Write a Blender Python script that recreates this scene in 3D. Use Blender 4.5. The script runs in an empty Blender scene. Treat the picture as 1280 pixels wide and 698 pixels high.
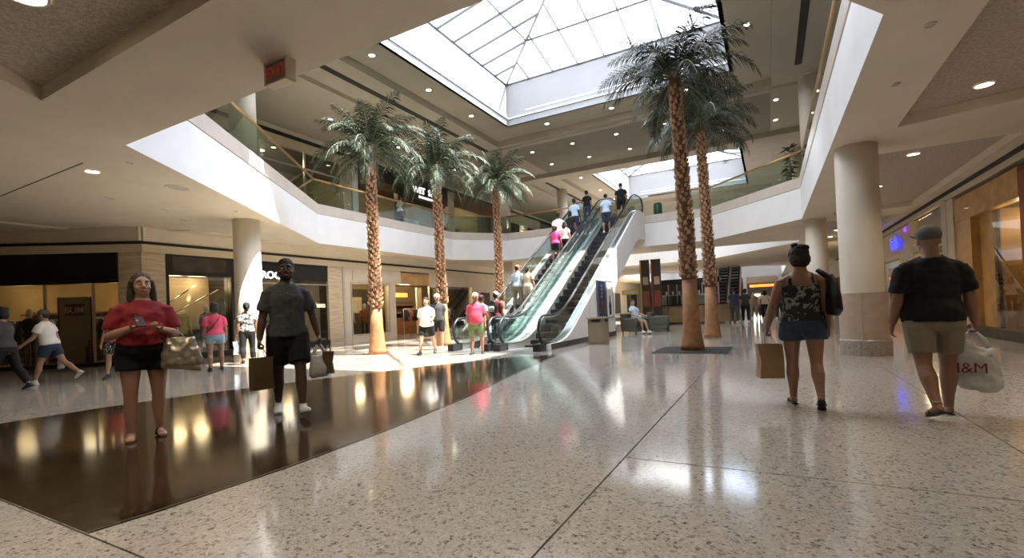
import bpy, bmesh, math, random
from math import sin, cos, pi, radians, sqrt, atan2, tan
from mathutils import Vector, Matrix, noise
from mathutils.geometry import tessellate_polygon

scene = bpy.context.scene
C = bpy.data.collections.new('mall')
scene.collection.children.link(C)
bpy.context.view_layer.layer_collection.children['mall'].exclude = True   # quicker mesh evaluation while building; shown again at the end
random.seed(11)

# ------------------------------------------------------------------ camera
FPX, EYE = 600.0, 1.12
YAW, PITCH, ROLL = radians(28.4), radians(0.7), radians(2.4)
CYPX = 388 - FPX * tan(PITCH)
fwd = Vector((-sin(YAW) * cos(PITCH), cos(YAW) * cos(PITCH), sin(PITCH)))
rt0 = Vector((cos(YAW), sin(YAW), 0))
up0 = rt0.cross(fwd)
rt = rt0 * cos(ROLL) - up0 * sin(ROLL)
up = rt0 * sin(ROLL) + up0 * cos(ROLL)
cam_data = bpy.data.cameras.new('camera')
cam_data.sensor_width = 36
cam_data.lens = FPX / 1280 * 36
cam_data.shift_y = (CYPX - 349) / 1280
cam_data.clip_end = 500
cam_data.clip_start = 0.05
cam = bpy.data.objects.new('camera', cam_data)
cam.matrix_world = Matrix(((rt.x, up.x, -fwd.x, 0), (rt.y, up.y, -fwd.y, 0), (rt.z, up.z, -fwd.z, EYE), (0, 0, 0, 1)))
C.objects.link(cam)
scene.camera = cam

# ------------------------------------------------------------------ sky, sun, exposure
SUN_EL, SUN_AZ = radians(66), radians(82)
world = bpy.data.worlds.new('World')
scene.world = world
world.use_nodes = True
wn = world.node_tree
wn.nodes.clear()
sky = wn.nodes.new('ShaderNodeTexSky')
sky.sky_type = 'NISHITA'
sky.sun_disc = False
sky.sun_elevation = SUN_EL
sky.sun_rotation = SUN_AZ
sky.air_density = 1.0
sky.dust_density = 0.8
sky.ozone_density = 1.0
bg = wn.nodes.new('ShaderNodeBackground')
bg.inputs['Strength'].default_value = 2.0
out = wn.nodes.new('ShaderNodeOutputWorld')
# thin white cloud over the blue
wtc = wn.nodes.new('ShaderNodeTexCoord')
wno = wn.nodes.new('ShaderNodeTexNoise'); wno.inputs['Scale'].default_value = 2.6; wno.inputs['Detail'].default_value = 6
wn.links.new(wtc.outputs['Generated'], wno.inputs['Vector'])
wra = wn.nodes.new('ShaderNodeValToRGB')
wra.color_ramp.elements[0].position = .38; wra.color_ramp.elements[1].position = .60
wra.color_ramp.elements[0].color = (.58, .58, .58, 1); wra.color_ramp.elements[1].color = (.95, .95, .95, 1)
wn.links.new(wno.outputs['Fac'], wra.inputs['Fac'])
wmx = wn.nodes.new('ShaderNodeMix'); wmx.data_type = 'RGBA'
wn.links.new(wra.outputs['Color'], wmx.inputs[0])
wn.links.new(sky.outputs[0], wmx.inputs[6])
wmx.inputs[7].default_value = (1.36, 1.24, 1.06, 1)
wn.links.new(wmx.outputs[2], bg.inputs[0])
wn.links.new(bg.outputs[0], out.inputs[0])

sun_data = bpy.data.lights.new('sun', 'SUN')
sun_data.energy = 9.5
sun_data.angle = radians(0.6)
sun_data.color = (1.0, 0.93, 0.82)
sun = bpy.data.objects.new('sun', sun_data)
sd = Vector((sin(SUN_AZ) * cos(SUN_EL), cos(SUN_AZ) * cos(SUN_EL), sin(SUN_EL)))
sun.rotation_euler = sd.to_track_quat('Z', 'Y').to_euler()
sun.location = sd * 40
C.objects.link(sun)

scene.view_settings.view_transform = 'Standard'
scene.view_settings.look = 'None'
scene.view_settings.gamma = 1.0
scene.view_settings.use_curve_mapping = False
scene.view_settings.exposure = 1.55
cy = scene.cycles
cy.max_bounces = 10
cy.diffuse_bounces = 6
cy.glossy_bounces = 5
cy.transmission_bounces = 6
cy.transparent_max_bounces = 20
cy.sample_clamp_indirect = 6.0
cy.blur_glossy = 0.6
cy.use_denoising = True

# ------------------------------------------------------------------ materials
MATS = {}
def mat(name, col, rough=0.6, metal=0.0, spec=0.5, var=0.0, vscale=8.0, bump=0.0, bscale=40.0, emit=None, estr=0.0, sheen=0.0, coat=0.0):
    """plain procedural surface: colour with noise variation, optional bump and emission"""
    m = bpy.data.materials.new(name)
    m.use_nodes = True
    nt = m.node_tree
    b = nt.nodes['Principled BSDF']
    b.inputs['Base Color'].default_value = (*col, 1)
    b.inputs['Roughness'].default_value = rough
    b.inputs['Metallic'].default_value = metal
    b.inputs['Specular IOR Level'].default_value = spec
    b.inputs['Coat Weight'].default_value = coat
    if sheen: b.inputs['Sheen Weight'].default_value = sheen
    if emit:
        b.inputs['Emission Color'].default_value = (*emit, 1)
        b.inputs['Emission Strength'].default_value = estr
    tc = None
    if var or bump:
        tc = nt.nodes.new('ShaderNodeTexCoord')
    if var:
        n = nt.nodes.new('ShaderNodeTexNoise')
        n.inputs['Scale'].default_value = vscale
        n.inputs['Detail'].default_value = 4
        nt.links.new(tc.outputs['Object'], n.inputs['Vector'])
        r = nt.nodes.new('ShaderNodeValToRGB')
        r.color_ramp.elements[0].position = 0.3
        r.color_ramp.elements[1].position = 0.7
        r.color_ramp.elements[0].color = (*[max(0, c * (1 - var)) for c in col], 1)
        r.color_ramp.elements[1].color = (*[min(1, c * (1 + var)) for c in col], 1)
        nt.links.new(n.outputs['Fac'], r.inputs['Fac'])
        nt.links.new(r.outputs['Color'], b.inputs['Base Color'])
    if bump:
        n2 = nt.nodes.new('ShaderNodeTexNoise')
        n2.inputs['Scale'].default_value = bscale
        n2.inputs['Detail'].default_value = 3
        nt.links.new(tc.outputs['Object'], n2.inputs['Vector'])
        bp = nt.nodes.new('ShaderNodeBump')
        bp.inputs['Strength'].default_value = bump
        bp.inputs['Distance'].default_value = 0.02
        nt.links.new(n2.outputs['Fac'], bp.inputs['Height'])
        nt.links.new(bp.outputs['Normal'], b.inputs['Normal'])
    MATS[name] = m
    return m

def terrazzo(name, base, dark, light, rough=0.16, scale=52.0, pd=0.085, pl=0.84, ior=1.55, spec=.5):
    m = bpy.data.materials.new(name)
    m.use_nodes = True
    nt = m.node_tree
    b = nt.nodes['Principled BSDF']
    tc = nt.nodes.new('ShaderNodeTexCoord')
    def chips(sc, stops):
        v = nt.nodes.new('ShaderNodeTexVoronoi')
        v.inputs['Scale'].default_value = sc
        nt.links.new(tc.outputs['Object'], v.inputs['Vector'])
        s = nt.nodes.new('ShaderNodeSeparateColor')
        nt.links.new(v.outputs['Color'], s.inputs[0])
        r = nt.nodes.new('ShaderNodeValToRGB')
        r.color_ramp.interpolation = 'CONSTANT'
        el = r.color_ramp.elements
        el[0].position = 0; el[0].color = (*stops[0][1], 1)
        el[1].position = stops[1][0]; el[1].color = (*stops[1][1], 1)
        for p, c in stops[2:]:
            e = el.new(p); e.color = (*c, 1)
        nt.links.new(s.outputs[0], r.inputs['Fac'])
        return r.outputs['Color']
    b2 = tuple(c * 1.12 for c in base); b3 = tuple(c * 0.86 for c in base)
    c1 = chips(scale, [(0, dark), (pd, b3), (pd + .2, base), (0.6, b2), (pl, light)])
    c2 = chips(scale * 2.3, [(0, dark), (pd * .9, base), (0.55, b2), (pl + .06, light)])
    mx = nt.nodes.new('ShaderNodeMix'); mx.data_type = 'RGBA'
    mx.inputs[0].default_value = 0.5
    nt.links.new(c1, mx.inputs[6]); nt.links.new(c2, mx.inputs[7])
    n = nt.nodes.new('ShaderNodeTexNoise'); n.inputs['Scale'].default_value = 0.7; n.inputs['Detail'].default_value = 3
    nt.links.new(tc.outputs['Object'], n.inputs['Vector'])
    mr = nt.nodes.new('ShaderNodeMapRange')
    mr.inputs['From Min'].default_value = .3; mr.inputs['From Max'].default_value = .7
    mr.inputs['To Min'].default_value = rough * .75; mr.inputs['To Max'].default_value = rough * 1.3
    nt.links.new(n.outputs['Fac'], mr.inputs['Value'])
    nt.links.new(mx.outputs[2], b.inputs['Base Color'])
    nt.links.new(mr.outputs[0], b.inputs['Roughness'])
    b.inputs['IOR'].default_value = ior
    b.inputs['Specular IOR Level'].default_value = spec
    MATS[name] = m
    return m

def glassmat(name, tint, refl=1.0, rough=0.0, base=0.05):
    """thin pane: tinted see-through plus mirror reflection by Fresnel"""
    m = bpy.data.materials.new(name)
    m.use_nodes = True
    nt = m.node_tree
    nt.nodes.clear()
    o = nt.nodes.new('ShaderNodeOutputMaterial')
    t = nt.nodes.new('ShaderNodeBsdfTransparent'); t.inputs[0].default_value = (*tint, 1)
    g = nt.nodes.new('ShaderNodeBsdfGlossy'); g.inputs['Roughness'].default_value = rough
    g.inputs[0].default_value = (refl, refl, refl, 1)
    lw = nt.nodes.new('ShaderNodeLayerWeight'); lw.inputs[0].default_value = .5
    pw = nt.nodes.new('ShaderNodeMath'); pw.operation = 'POWER'; pw.inputs[1].default_value = 4.0
    fr = nt.nodes.new('ShaderNodeMath'); fr.operation = 'MULTIPLY_ADD'
    fr.inputs[1].default_value = .9 - base; fr.inputs[2].default_value = base
    nt.links.new(lw.outputs['Facing'], pw.inputs[0]); nt.links.new(pw.outputs[0], fr.inputs[0])
    mx = nt.nodes.new('ShaderNodeMixShader')
    nt.links.new(fr.outputs[0], mx.inputs[0])
    nt.links.new(t.outputs[0], mx.inputs[1]); nt.links.new(g.outputs[0], mx.inputs[2])
    nt.links.new(mx.outputs[0], o.inputs[0])
    MATS[name] = m
    return m

def stone(name, c1, c2, rough=0.45, sz=(1.2, 1.2, 9)):
    """banded travertine"""
    m = mat(name, c1, rough)
    nt = m.node_tree; b = nt.nodes['Principled BSDF']
    tc = nt.nodes.new('ShaderNodeTexCoord'); mp = nt.nodes.new('ShaderNodeMapping')
    mp.inputs['Scale'].default_value = sz
    nt.links.new(tc.outputs['Object'], mp.inputs[0])
    n = nt.nodes.new('ShaderNodeTexNoise'); n.inputs['Scale'].default_value = 1.3; n.inputs['Detail'].default_value = 6
    nt.links.new(mp.outputs[0], n.inputs['Vector'])
    r = nt.nodes.new('ShaderNodeValToRGB')
    r.color_ramp.elements[0].position = .35; r.color_ramp.elements[1].position = .65
    r.color_ramp.elements[0].color = (*c2, 1); r.color_ramp.elements[1].color = (*c1, 1)
    nt.links.new(n.outputs['Fac'], r.inputs[0]); nt.links.new(r.outputs[0], b.inputs['Base Color'])
    return m

terrazzo('terrazzo_light', (.375, .342, .29), (.05, .043, .035), (.49, .45, .39), rough=.105)
terrazzo('terrazzo_brown', (.030, .018, .008), (.010, .006, .003), (.10, .066, .035), pd=.2, pl=.86, ior=1.45, spec=.3, rough=.10)
mat('joint', (.07, .06, .05), .5)
mat('paint_white', (.86, .865, .86), .55, var=.03, vscale=1.5)
mat('coping', (.62, .55, .48), .35, var=.06, vscale=3)
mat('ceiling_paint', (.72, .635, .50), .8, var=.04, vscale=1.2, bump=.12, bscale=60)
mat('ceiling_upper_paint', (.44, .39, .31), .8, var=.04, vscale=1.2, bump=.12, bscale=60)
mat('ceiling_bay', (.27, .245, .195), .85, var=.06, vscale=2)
mat('ceiling_rough', (.50, .425, .335), .9, var=.22, vscale=26, bump=.6, bscale=45)
mat('wall_beige', (.55, .47, .36), .7, var=.05, vscale=2)
mat('column_paint', (.72, .65, .53), .55, var=.03, vscale=2)
stone('travertine', (.62, .50, .34), (.46, .35, .22))
stone('column_stone', (.50, .40, .30), (.42, .33, .25), sz=(2, 2, 5))
terrazzo('base_granite', (.36, .30, .24), (.08, .06, .05), (.55, .48, .4), rough=.3, scale=60)
mat('black_panel', (.012, .011, .010), .35, var=.2, vscale=3)
mat('dark_slot', (.03, .027, .024), .7)
mat('bronze', (.52, .33, .16), .3, metal=.8)
mat('alu', (.55, .55, .54), .3, metal=.9)
mat('alu_white', (.78, .79, .80), .4, metal=.0)
mat('alu_bar', (.13, .135, .145), .5)
mat('well_paint', (.28, .285, .29), .6, var=.03, vscale=1.5)
mat('chrome', (.75, .75, .75), .12, metal=1)
mat('rubber', (.012, .012, .013), .45)
mat('step_metal', (.035, .035, .037), .45, metal=.6)
mat('step_edge', (.10, .10, .10), .4, metal=.5)
glassmat('glass_clear', (.86, .92, .89))
glassmat('glass_rail', (.80, .88, .84))
glassmat('glass_teal', (.80, .90, .885), base=.10)
glassmat('glass_sky', (.97, .985, 1.0))
glassmat('glass_store', (.80, .80, .76))
mat('lamp_glow', (1, .9, .75), .4, emit=(1, .86, .66), estr=5)
mat('lamp_dim', (.55, .48, .38), .5)
mat('tube_glow', (1, .95, .85), .4, emit=(1, .88, .68), estr=4)
mat('ring_white', (.7, .66, .6), .5)

# ------------------------------------------------------------------ mesh helpers
class MB:
    """collects shapes, builds ONE mesh object"""
    def __init__(s): s.v = []; s.f = []
    def add(s, vs, fs):
        o = len(s.v); s.v += [tuple(p) for p in vs]; s.f += [tuple(i + o for i in f) for f in fs]; return s
    def box(s, x0, x1, y0, y1, z0, z1):
        return s.add([(x0,y0,z0),(x1,y0,z0),(x1,y1,z0),(x0,y1,z0),(x0,y0,z1),(x1,y0,z1),(x1,y1,z1),(x0,y1,z1)],
                     [(0,3,2,1),(4,5,6,7),(0,1,5,4),(1,2,6,5),(2,3,7,6),(3,0,4,7)])
    def obox(s, p, q, w, z0, z1, side=0.0):
        """box along the plan line p-q, width w (side shifts it sideways)"""
        p = Vector(p[:2]); q = Vector(q[:2]); d = (q - p).normalized(); n = Vector((-d.y, d.x))
        a = p + n * (side - w / 2); b = q + n * (side - w / 2); c = q + n * (side + w / 2); e = p + n * (side + w / 2)
        return s.prism([a, b, c, e], z0, z1)
    def prism(s, pts, z0, z1):
        n = len(pts)
        ar = sum(pts[i][0] * pts[(i+1) % n][1] - pts[(i+1) % n][0] * pts[i][1] for i in range(n))
        if ar < 0: pts = list(reversed(pts))
        vs = [(p[0], p[1], z0) for p in pts] + [(p[0], p[1], z1) for p in pts]
        fs = [tuple(reversed(range(n))), tuple(range(n, 2*n))] + [(i, (i+1) % n, (i+1) % n + n, i + n) for i in range(n)]
        return s.add(vs, fs)
    def prism_x(s, pts, x0, x1):
        """polygon in (y,z) extruded along x"""
        n = len(pts)
        ar = sum(pts[i][0] * pts[(i+1) % n][1] - pts[(i+1) % n][0] * pts[i][1] for i in range(n))
        if ar < 0: pts = list(reversed(pts))
        vs = [(x0, p[0], p[1]) for p in pts] + [(x1, p[0], p[1]) for p in pts]
        fs = [tuple(reversed(range(n))), tuple(range(n, 2*n))] + [(i, (i+1) % n, (i+1) % n + n, i + n) for i in range(n)]
        return s.add(vs, fs)
    def strip_x(s, lo, hi, x0, x1):
        """solid band between two (y,z) polylines of equal length, extruded along x"""
        n = len(lo)
        for i in range(n - 1):
            a, b, c, d = lo[i], lo[i+1], hi[i+1], hi[i]
            s.add([(x0,*a),(x0,*b),(x0,*c),(x0,*d),(x1,*a),(x1,*b),(x1,*c),(x1,*d)],
                  [(0,3,2,1) , (4,5,6,7), (0,1,5,4), (3,7,6,2)] + ([(0,4,7,3)] if i == 0 else []) + ([(1,2,6,5)] if i == n-2 else []))
        return s
    def lathe(s, prof, n=24, cx=0, cy=0):
        vs = []; fs = []
        for r, z in prof:
            for i in range(n):
                a = 2*pi*i/n; vs.append((cx + r*cos(a), cy + r*sin(a), z))
        for k in range(len(prof)-1):
            for i in range(n):
                j = (i+1) % n
                fs.append((k*n+i, k*n+j, (k+1)*n+j, (k+1)*n+i))
        fs.append(tuple(reversed(range(n)))); fs.append(tuple(range((len(prof)-1)*n, len(prof)*n)))
        return s.add(vs, fs)
    def tube(s, pts, r, n=8, flat=1.0, ref=None, closed=False):
        """tube along points; r is a number or list of radii, or (ru,rv) pairs; ref orients the section"""
        pts = [Vector(p) for p in pts]; m = len(pts)
        rs = r if isinstance(r, (list, tuple)) else [r]*m
        vs = []; fs = []
        prev = None
        for k in range(m):
            if closed: t = pts[(k+1) % m] - pts[k-1]
            else: t = pts[min(k+1, m-1)] - pts[max(k-1, 0)]
            t = t.normalized() if t.length > 1e-9 else Vector((0,0,1))
            if prev is None:
                rf = Vector(ref) if ref else (Vector((1,0,0)) if abs(t.x) < .9 else Vector((0,1,0)))
            else: rf = prev
            u = (rf - t * rf.dot(t)).normalized(); w = t.cross(u); prev = u
            ru, rv = rs[k] if isinstance(rs[k], (tuple, list)) else (rs[k], rs[k]*flat)
            for i in range(n):
                a = 2*pi*i/n
                vs.append(pts[k] + u*(cos(a)*ru) + w*(sin(a)*rv))
        for k in range(m if closed else m-1):
            k2 = (k+1) % m
            for i in range(n):
                j = (i+1) % n
                fs.append((k*n+i, k*n+j, k2*n+j, k2*n+i))
        if not closed:
            fs.append(tuple(reversed(range(n)))); fs.append(tuple(range((m-1)*n, m*n)))
        return s.add(vs, fs)
    def ball(s, c, r, n=12, m=8, rot=None):
        c = Vector(c); r = r if isinstance(r, (tuple, list)) else (r, r, r)
        vs = []; fs = []
        for k in range(1, m):
            ph = pi*k/m
            for i in range(n):
                a = 2*pi*i/n
                p = Vector((r[0]*sin(ph)*cos(a), r[1]*sin(ph)*sin(a), r[2]*cos(ph)))
                if rot: p = rot @ p
                vs.append(c + p)
        for k in range(m-2):
            for i in range(n):
                j = (i+1) % n
                fs.append((k*n+i, (k+1)*n+i, (k+1)*n+j, k*n+j))
        tp = Vector((0,0,r[2])); bt = Vector((0,0,-r[2]))
        if rot: tp = rot @ tp; bt = rot @ bt
        ti = len(vs); vs.append(c+tp); bi = len(vs); vs.append(c+bt)
        for i in range(n):
            j = (i+1) % n
            fs.append((ti, i, j)); fs.append((bi, (m-2)*n+j, (m-2)*n+i))
        return s.add(vs, fs)
    def disc(s, c, r, n=16):
        vs = [(c[0]+r*cos(2*pi*i/n), c[1]+r*sin(2*pi*i/n), c[2]) for i in range(n)]
        return s.add(vs, [tuple(reversed(range(n)))])
    def build(s, name, m, parent=None, smooth=False, world=False, loc=None):
        me = bpy.data.meshes.new(name)
        v = s.v
        if world and parent is not None:
            l = parent.location; v = [(p[0]-l.x, p[1]-l.y, p[2]-l.z) for p in v]
        elif loc is not None and parent is None:
            v = [(p[0]-loc[0], p[1]-loc[1], p[2]-loc[2]) for p in v]
        me.from_pydata(v, [], s.f)
        if isinstance(m, str): m = MATS[m]
        me.materials.append(m)
        if smooth:
            me.polygons.foreach_set('use_smooth', [True]*len(me.polygons))
        me.update()
        o = bpy.data.objects.new(name, me)
        C.objects.link(o)
        if parent is not None: o.parent = parent
        elif loc is not None: o.location = loc
        return o

def tag(o, label, cat, group=None, kind=None):
    o['label'] = label; o['category'] = cat
    if group: o['group'] = group
    if kind: o['kind'] = kind
    return o
def thing(name, label, cat, loc=(0,0,0), rz=0.0, group=None, kind=None):
    o = bpy.data.objects.new(name, None)
    o.empty_display_size = .2
    C.objects.link(o); o.location = loc; o.rotation_euler = (0, 0, rz)
    return tag(o, label, cat, group, kind)
def inst(src, name, parent=None, loc=(0,0,0), rot=(0,0,0), sc=1.0):
    o = bpy.data.objects.new(name, src.data); C.objects.link(o)
    if parent is not None: o.parent = parent
    o.location = loc; o.rotation_euler = rot
    o.scale = (sc,)*3 if not isinstance(sc, (tuple, list)) else sc
    return o
def copy_tree(o, parent=None):
    c = o.copy(); C.objects.link(c); c.parent = parent
    for ch in o.children: copy_tree(ch, c)
    return c
def fill(mb, outer, holes, z, down=True):
    """flat polygon with holes at height z"""
    loops = [outer] + holes
    polys = [[Vector((p[0], p[1], 0)) for p in l] for l in loops]
    tris = tessellate_polygon(polys)
    flat = [p for l in polys for p in l]
    fs = []
    for t in tris:
        a, b, c = (flat[i] for i in t)
        up_ = (b - a).cross(c - a).z > 0
        fs.append(tuple(reversed(t)) if up_ == down else tuple(t))
    return mb.add([(p.x, p.y, z) for p in flat], fs)
def text_part(name, body, m, parent, size, M, extrude=.01, world=True, bold=False):
    """lettering as a mesh; M places it in world space"""
    cu = bpy.data.curves.new('t', 'FONT'); cu.body = body; cu.size = size; cu.extrude = extrude
    cu.align_x = 'CENTER'; cu.align_y = 'CENTER'
    if bold: cu.offset = size*.018
    o = bpy.data.objects.new('t', cu); scene.collection.objects.link(o)
    dg = bpy.context.evaluated_depsgraph_get()
    me = bpy.data.meshes.new_from_object(o.evaluated_get(dg))
    bpy.data.objects.remove(o); bpy.data.curves.remove(cu)
    me.transform(M)
    if world and parent is not None: me.transform(Matrix.Translation(-parent.location))
    me.materials.clear(); me.materials.append(MATS[m] if isinstance(m, str) else m)
    me.name = name
    ob = bpy.data.objects.new(name, me); C.objects.link(ob); ob.parent = parent
    return ob
def face_matrix(loc, right, upv=(0,0,1)):
    r_ = Vector(right).normalized(); u_ = Vector(upv).normalized(); n_ = r_.cross(u_)
    return Matrix(((r_.x,u_.x,n_.x,loc[0]),(r_.y,u_.y,n_.y,loc[1]),(r_.z,u_.z,n_.z,loc[2]),(0,0,0,1)))
# ------------------------------------------------------------------ building levels and plan
ZS, ZF, ZC, ZTOP = 3.96, 5.42, 9.5, 11.38        # soffit, upper floor, skylight ring ceiling, glass springing
O1 = [(-8.8,3.76),(-0.6,3.76),(1.12,6.1),(1.08,20.15),(-2.28,23.8),(-13.0,23.8),(-15.0,21.3),(-15.0,12.55)]
O2 = [(-10,26.9),(0,26.9),(1.3,27.4),(1.3,28.3),(-3.5,34.4),(-10.5,34.4),(-14,31),(-14,28)]
O3 = [(-12,45),(-1,45),(1.2,47),(1.2,62),(-1,66),(-11,66),(-13,62),(-13,47)]
XL, XR = -16.0, 4.55                               # storefront lines

# floor: dark bed, slabs with joints, brown inlay
bed = thing('floor', 'polished speckled terrazzo floor of the mall with a brown leaf shaped inlay', 'floor', kind='structure')
MB().box(-34, 14, -9, 80, -.12, -.012).build('floor_bed', 'joint', bed)
xs = [-34, -17.2, -1.0, 1.46, 14]
ysl = {0: [-9, 1.18, 12.8, 80], 1: [-9, 1.18, 80], 2: [-9, 3.5, 12.6, 21.8, 31, 80], 3: [-9, 3.5, 12.6, 80]}
for i in range(4):
    ys = ysl[i]
    for j in range(len(ys)-1):
        g = .006
        MB().box(xs[i]+g, xs[i+1]-g, ys[j]+g, ys[j+1]-g, -.012, 0).build('floor_slab', 'terrazzo_light', bed)
# leaf shaped brown inlay running to the escalator foot
Lb = [(-8.3,1.19),(-8.32,2.0),(-8.25,3.2),(-8.0,4.4),(-7.62,5.4),(-7.1,6.75),(-6.35,8.5),(-5.5,9.95),(-4.65,10.75)]
Rb = [(-4.5,10.2),(-3.98,7.3),(-3.55,5.2),(-3.34,3.6),(-3.26,2.4),(-3.28,1.5),(-3.32,1.19)]
MB().prism(Lb + Rb, -.004, .002).build('floor_inlay', 'terrazzo_brown', bed)
lower = [(-16.9,1.19),(-16.9,-6),(-3.36,-6),(-3.36,1.17)]
# thin metal divider strips beside the inlay
sp = MB()
for k in range(len(Rb)-1):
    sp.obox(Rb[k], Rb[k+1], .012, 0, .003, -.03)
sp.build('divider_strip', 'joint', bed)

# ---- slab of the upper level: soffit with recessed coffers, floor on top
coffers = [
    ('ceiling_rough', .17, [(-7.85,2.48),(-3.9,-2.6),(.6,-2.6),(.6,2.48)]),
    ('ceiling_rough', .16, [(2.0,10.35),(2.0,2.2),(4.15,2.2),(4.15,9.75)]),
    ('ceiling_rough', .16, [(2.0,12.1),(4.15,12.1),(4.15,19.9),(2.0,19.9)]),
    ('ceiling_rough', .16, [(2.0,21.6),(4.15,21.6),(4.15,29.4),(2.0,29.4)]),
    ('ceiling_paint', .045, [(-9.45,2.72),(-10.35,3.83),(-13.33,8.38),(-15.6,11.75),(-15.6,8.25),(-17.6,6.6),(-17.6,3.83)]),
    ('ceiling_paint', .06, [(-9.6,2.55),(-17.6,3.6),(-17.6,-1),(-8.2,-1)]),
]
outer = [(-34,-9),(14,-9),(14,80),(-34,80)]
soff = thing('ceiling_lower', 'beige soffit of the upper floor with recessed coffers over the ground level aisles', 'ceiling', kind='structure')
mb = MB(); fill(mb, outer, [O1, O2, O3] + [c[2] for c in coffers], ZS, True)
mb.build('soffit', 'ceiling_paint', soff)
for mname, dep, poly in coffers:
    mb = MB(); fill(mb, poly, [], ZS + dep, True)
    mb.build('coffer_panel', mname, soff)
    mb = MB(); n = len(poly)
    for i in range(n):
        a, b = poly[i], poly[(i+1) % n]
        mb.add([(a[0],a[1],ZS),(b[0],b[1],ZS),(b[0],b[1],ZS+dep),(a[0],a[1],ZS+dep)], [(0,1,2,3)])
    mb.build('coffer_edge', 'ceiling_paint', soff)
MB().obox((-10.35,3.83), (-17.6,3.83), .02, ZS+.04, ZS+.06).build('panel_joint', 'dark_slot', soff)

upf = MB(); fill(upf, outer, [O1, O2, O3], ZF, False)
tag(upf.build('floor_upper', 'terrazzo_light'), 'upper level floor around the open atrium', 'floor', kind='structure')

# ---- balcony fascia and glass railing, one per facet
def inset(poly, d):
    """offset polygon outwards (away from its centre) by d"""
    n = len(poly); res = []
    ar = sum(poly[i][0]*poly[(i+1) % n][1] - poly[(i+1) % n][0]*poly[i][1] for i in range(n))
    sg = 1 if ar > 0 else -1
    for i in range(n):
        p0, p1, p2 = (Vector(poly[(i+k-1) % n]) for k in range(3))
        d1 = (p1-p0).normalized(); d2 = (p2-p1).normalized()
        n1 = Vector((d1.y, -d1.x))*sg; n2 = Vector((d2.y, -d2.x))*sg
        b = (n1+n2).normalized(); res.append(tuple(p1 + b*(d/max(.3, b.dot(n1)))))
    return res
def facets(poly, names, z0=ZS, z1=5.08, z2=5.47, rail=True):
    o_in = inset(poly, -.05); o_out = inset(poly, .32); o_c = inset(poly, -.02); o_r = inset(poly, .13)
    n = len(poly)
    for i in range(n):
        nm = names[i]
        if nm is None: continue
        j = (i+1) % n
        base = thing('balcony_edge', nm, 'balcony', (poly[i][0], poly[i][1], z0), kind='structure')
        MB().prism([poly[i], poly[j], o_out[j], o_out[i]], z0+.004, z1).build('fascia', 'paint_white', base, world=True)
        MB().prism([o_c[i], o_c[j], o_out[j], o_out[i]], z1+.012, z2).build('coping', 'coping', base, world=True)
        MB().prism([inset(poly,.03)[i], inset(poly,.03)[j], o_out[j], o_out[i]], z1, z1+.012).build('shadow_gap', 'dark_slot', base, world=True)
        if not rail: continue
        # glass panes and bronze rail
        a = Vector(o_r[i]); b = Vector(o_r[j]); L = (b-a).length; k = max(1, round(L/1.5)); d = (b-a)/L
        segs = [(a + d*(L*q/k + .008), a + d*(L*(q+1)/k - .008)) for q in range(k)]
        if nm.startswith('white balcony edge where'):       # escalators land here: open between
            segs = [(p, q) for p, q in segs if not (min(p.x,q.x) < -5.0 and max(p.x,q.x) > -8.6)]
        for p, q in segs:
            MB().obox(p, q, .014, z2, z2+.93).build('glass_pane', 'glass_rail', base, world=True)
        def railbar(p, q):
            mb = MB(); mb.tube([(p.x,p.y,z2+.96),(q.x,q.y,z2+.96)], .042, 10)
            mb.build('handrail', 'bronze', base, smooth=True, world=True)
        if nm.startswith('white balcony edge where'):
            railbar(a, Vector((-5.1, a.y))); railbar(Vector((-8.5, b.y)), b)
        else: railbar(a, b)
facets(O1, ['white balcony edge with glass railing above the near ceiling beam',
            'short angled balcony edge beside the near ceiling beam',
            'long white balcony edge with bronze handrail above the row of columns',
            'angled white balcony edge behind the two dark palms',
            'white balcony edge where the escalators land',
            'short angled balcony edge between the escalator landing and the upper shops',
            'white balcony edge with glass railing behind the three sunlit palms',
            'sunlit angled balcony edge above the black fronted store'])
facets(O2, [f'{a} edge of the second atrium opening {b}' for a, b in (('near white', 'above the banners'), ('small angled', 'before the third column'), ('short white', 'beside the third column'),
            ('angled white', 'beyond the dark palms'), ('long white', 'beyond the coffee kiosk'), ('angled white', 'by the far panelled wall'), ('short white', 'by the far panelled wall'), ('near angled', 'behind the escalator truss'))], rail=False)
facets(O3, [f'{a} edge of the farthest atrium opening' for a in ('near', 'near angled', 'long bright side', 'far angled', 'far white', 'far corner', 'long shaded side', 'near corner')], rail=False)

# ---- upper ceiling with rings round the skylights
def rect(x0, x1, y0, y1): return [(x0,y0),(x1,y0),(x1,y1),(x0,y1)]
SKY = [(-10.2, -1.0, 7.8, 19.2, 'glazed hip roof skylight over the palms and escalators'),
       (-9.6, -1.2, 28.9, 38.2, 'glazed hip roof skylight beyond the escalator landing'),
       (-10.0, -1.2, 47.5, 60.0, 'unseen hip roof skylight added to light the farthest part of the mall')]  # out of view, added to bring daylight to the far end
RING = [rect(-11.6, .35, 5.4, 20.7), rect(-11.4, .35, 27.5, 39.6), rect(-11.4, .35, 46, 61.5)]
cu = thing('ceiling_upper', 'beige upper ceiling stepped around the skylights', 'ceiling', kind='structure')
ZL = 9.22
side = [(-34,-9),(-13.3,-9),(-13.3,80),(-34,80)]
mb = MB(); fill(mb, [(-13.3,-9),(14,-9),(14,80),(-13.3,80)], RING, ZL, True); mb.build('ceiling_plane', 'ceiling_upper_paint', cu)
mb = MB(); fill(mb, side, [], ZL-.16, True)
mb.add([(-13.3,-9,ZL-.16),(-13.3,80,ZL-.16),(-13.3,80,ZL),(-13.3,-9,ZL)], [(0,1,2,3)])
mb.build('side_ceiling', 'ceiling_upper_paint', cu)
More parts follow.
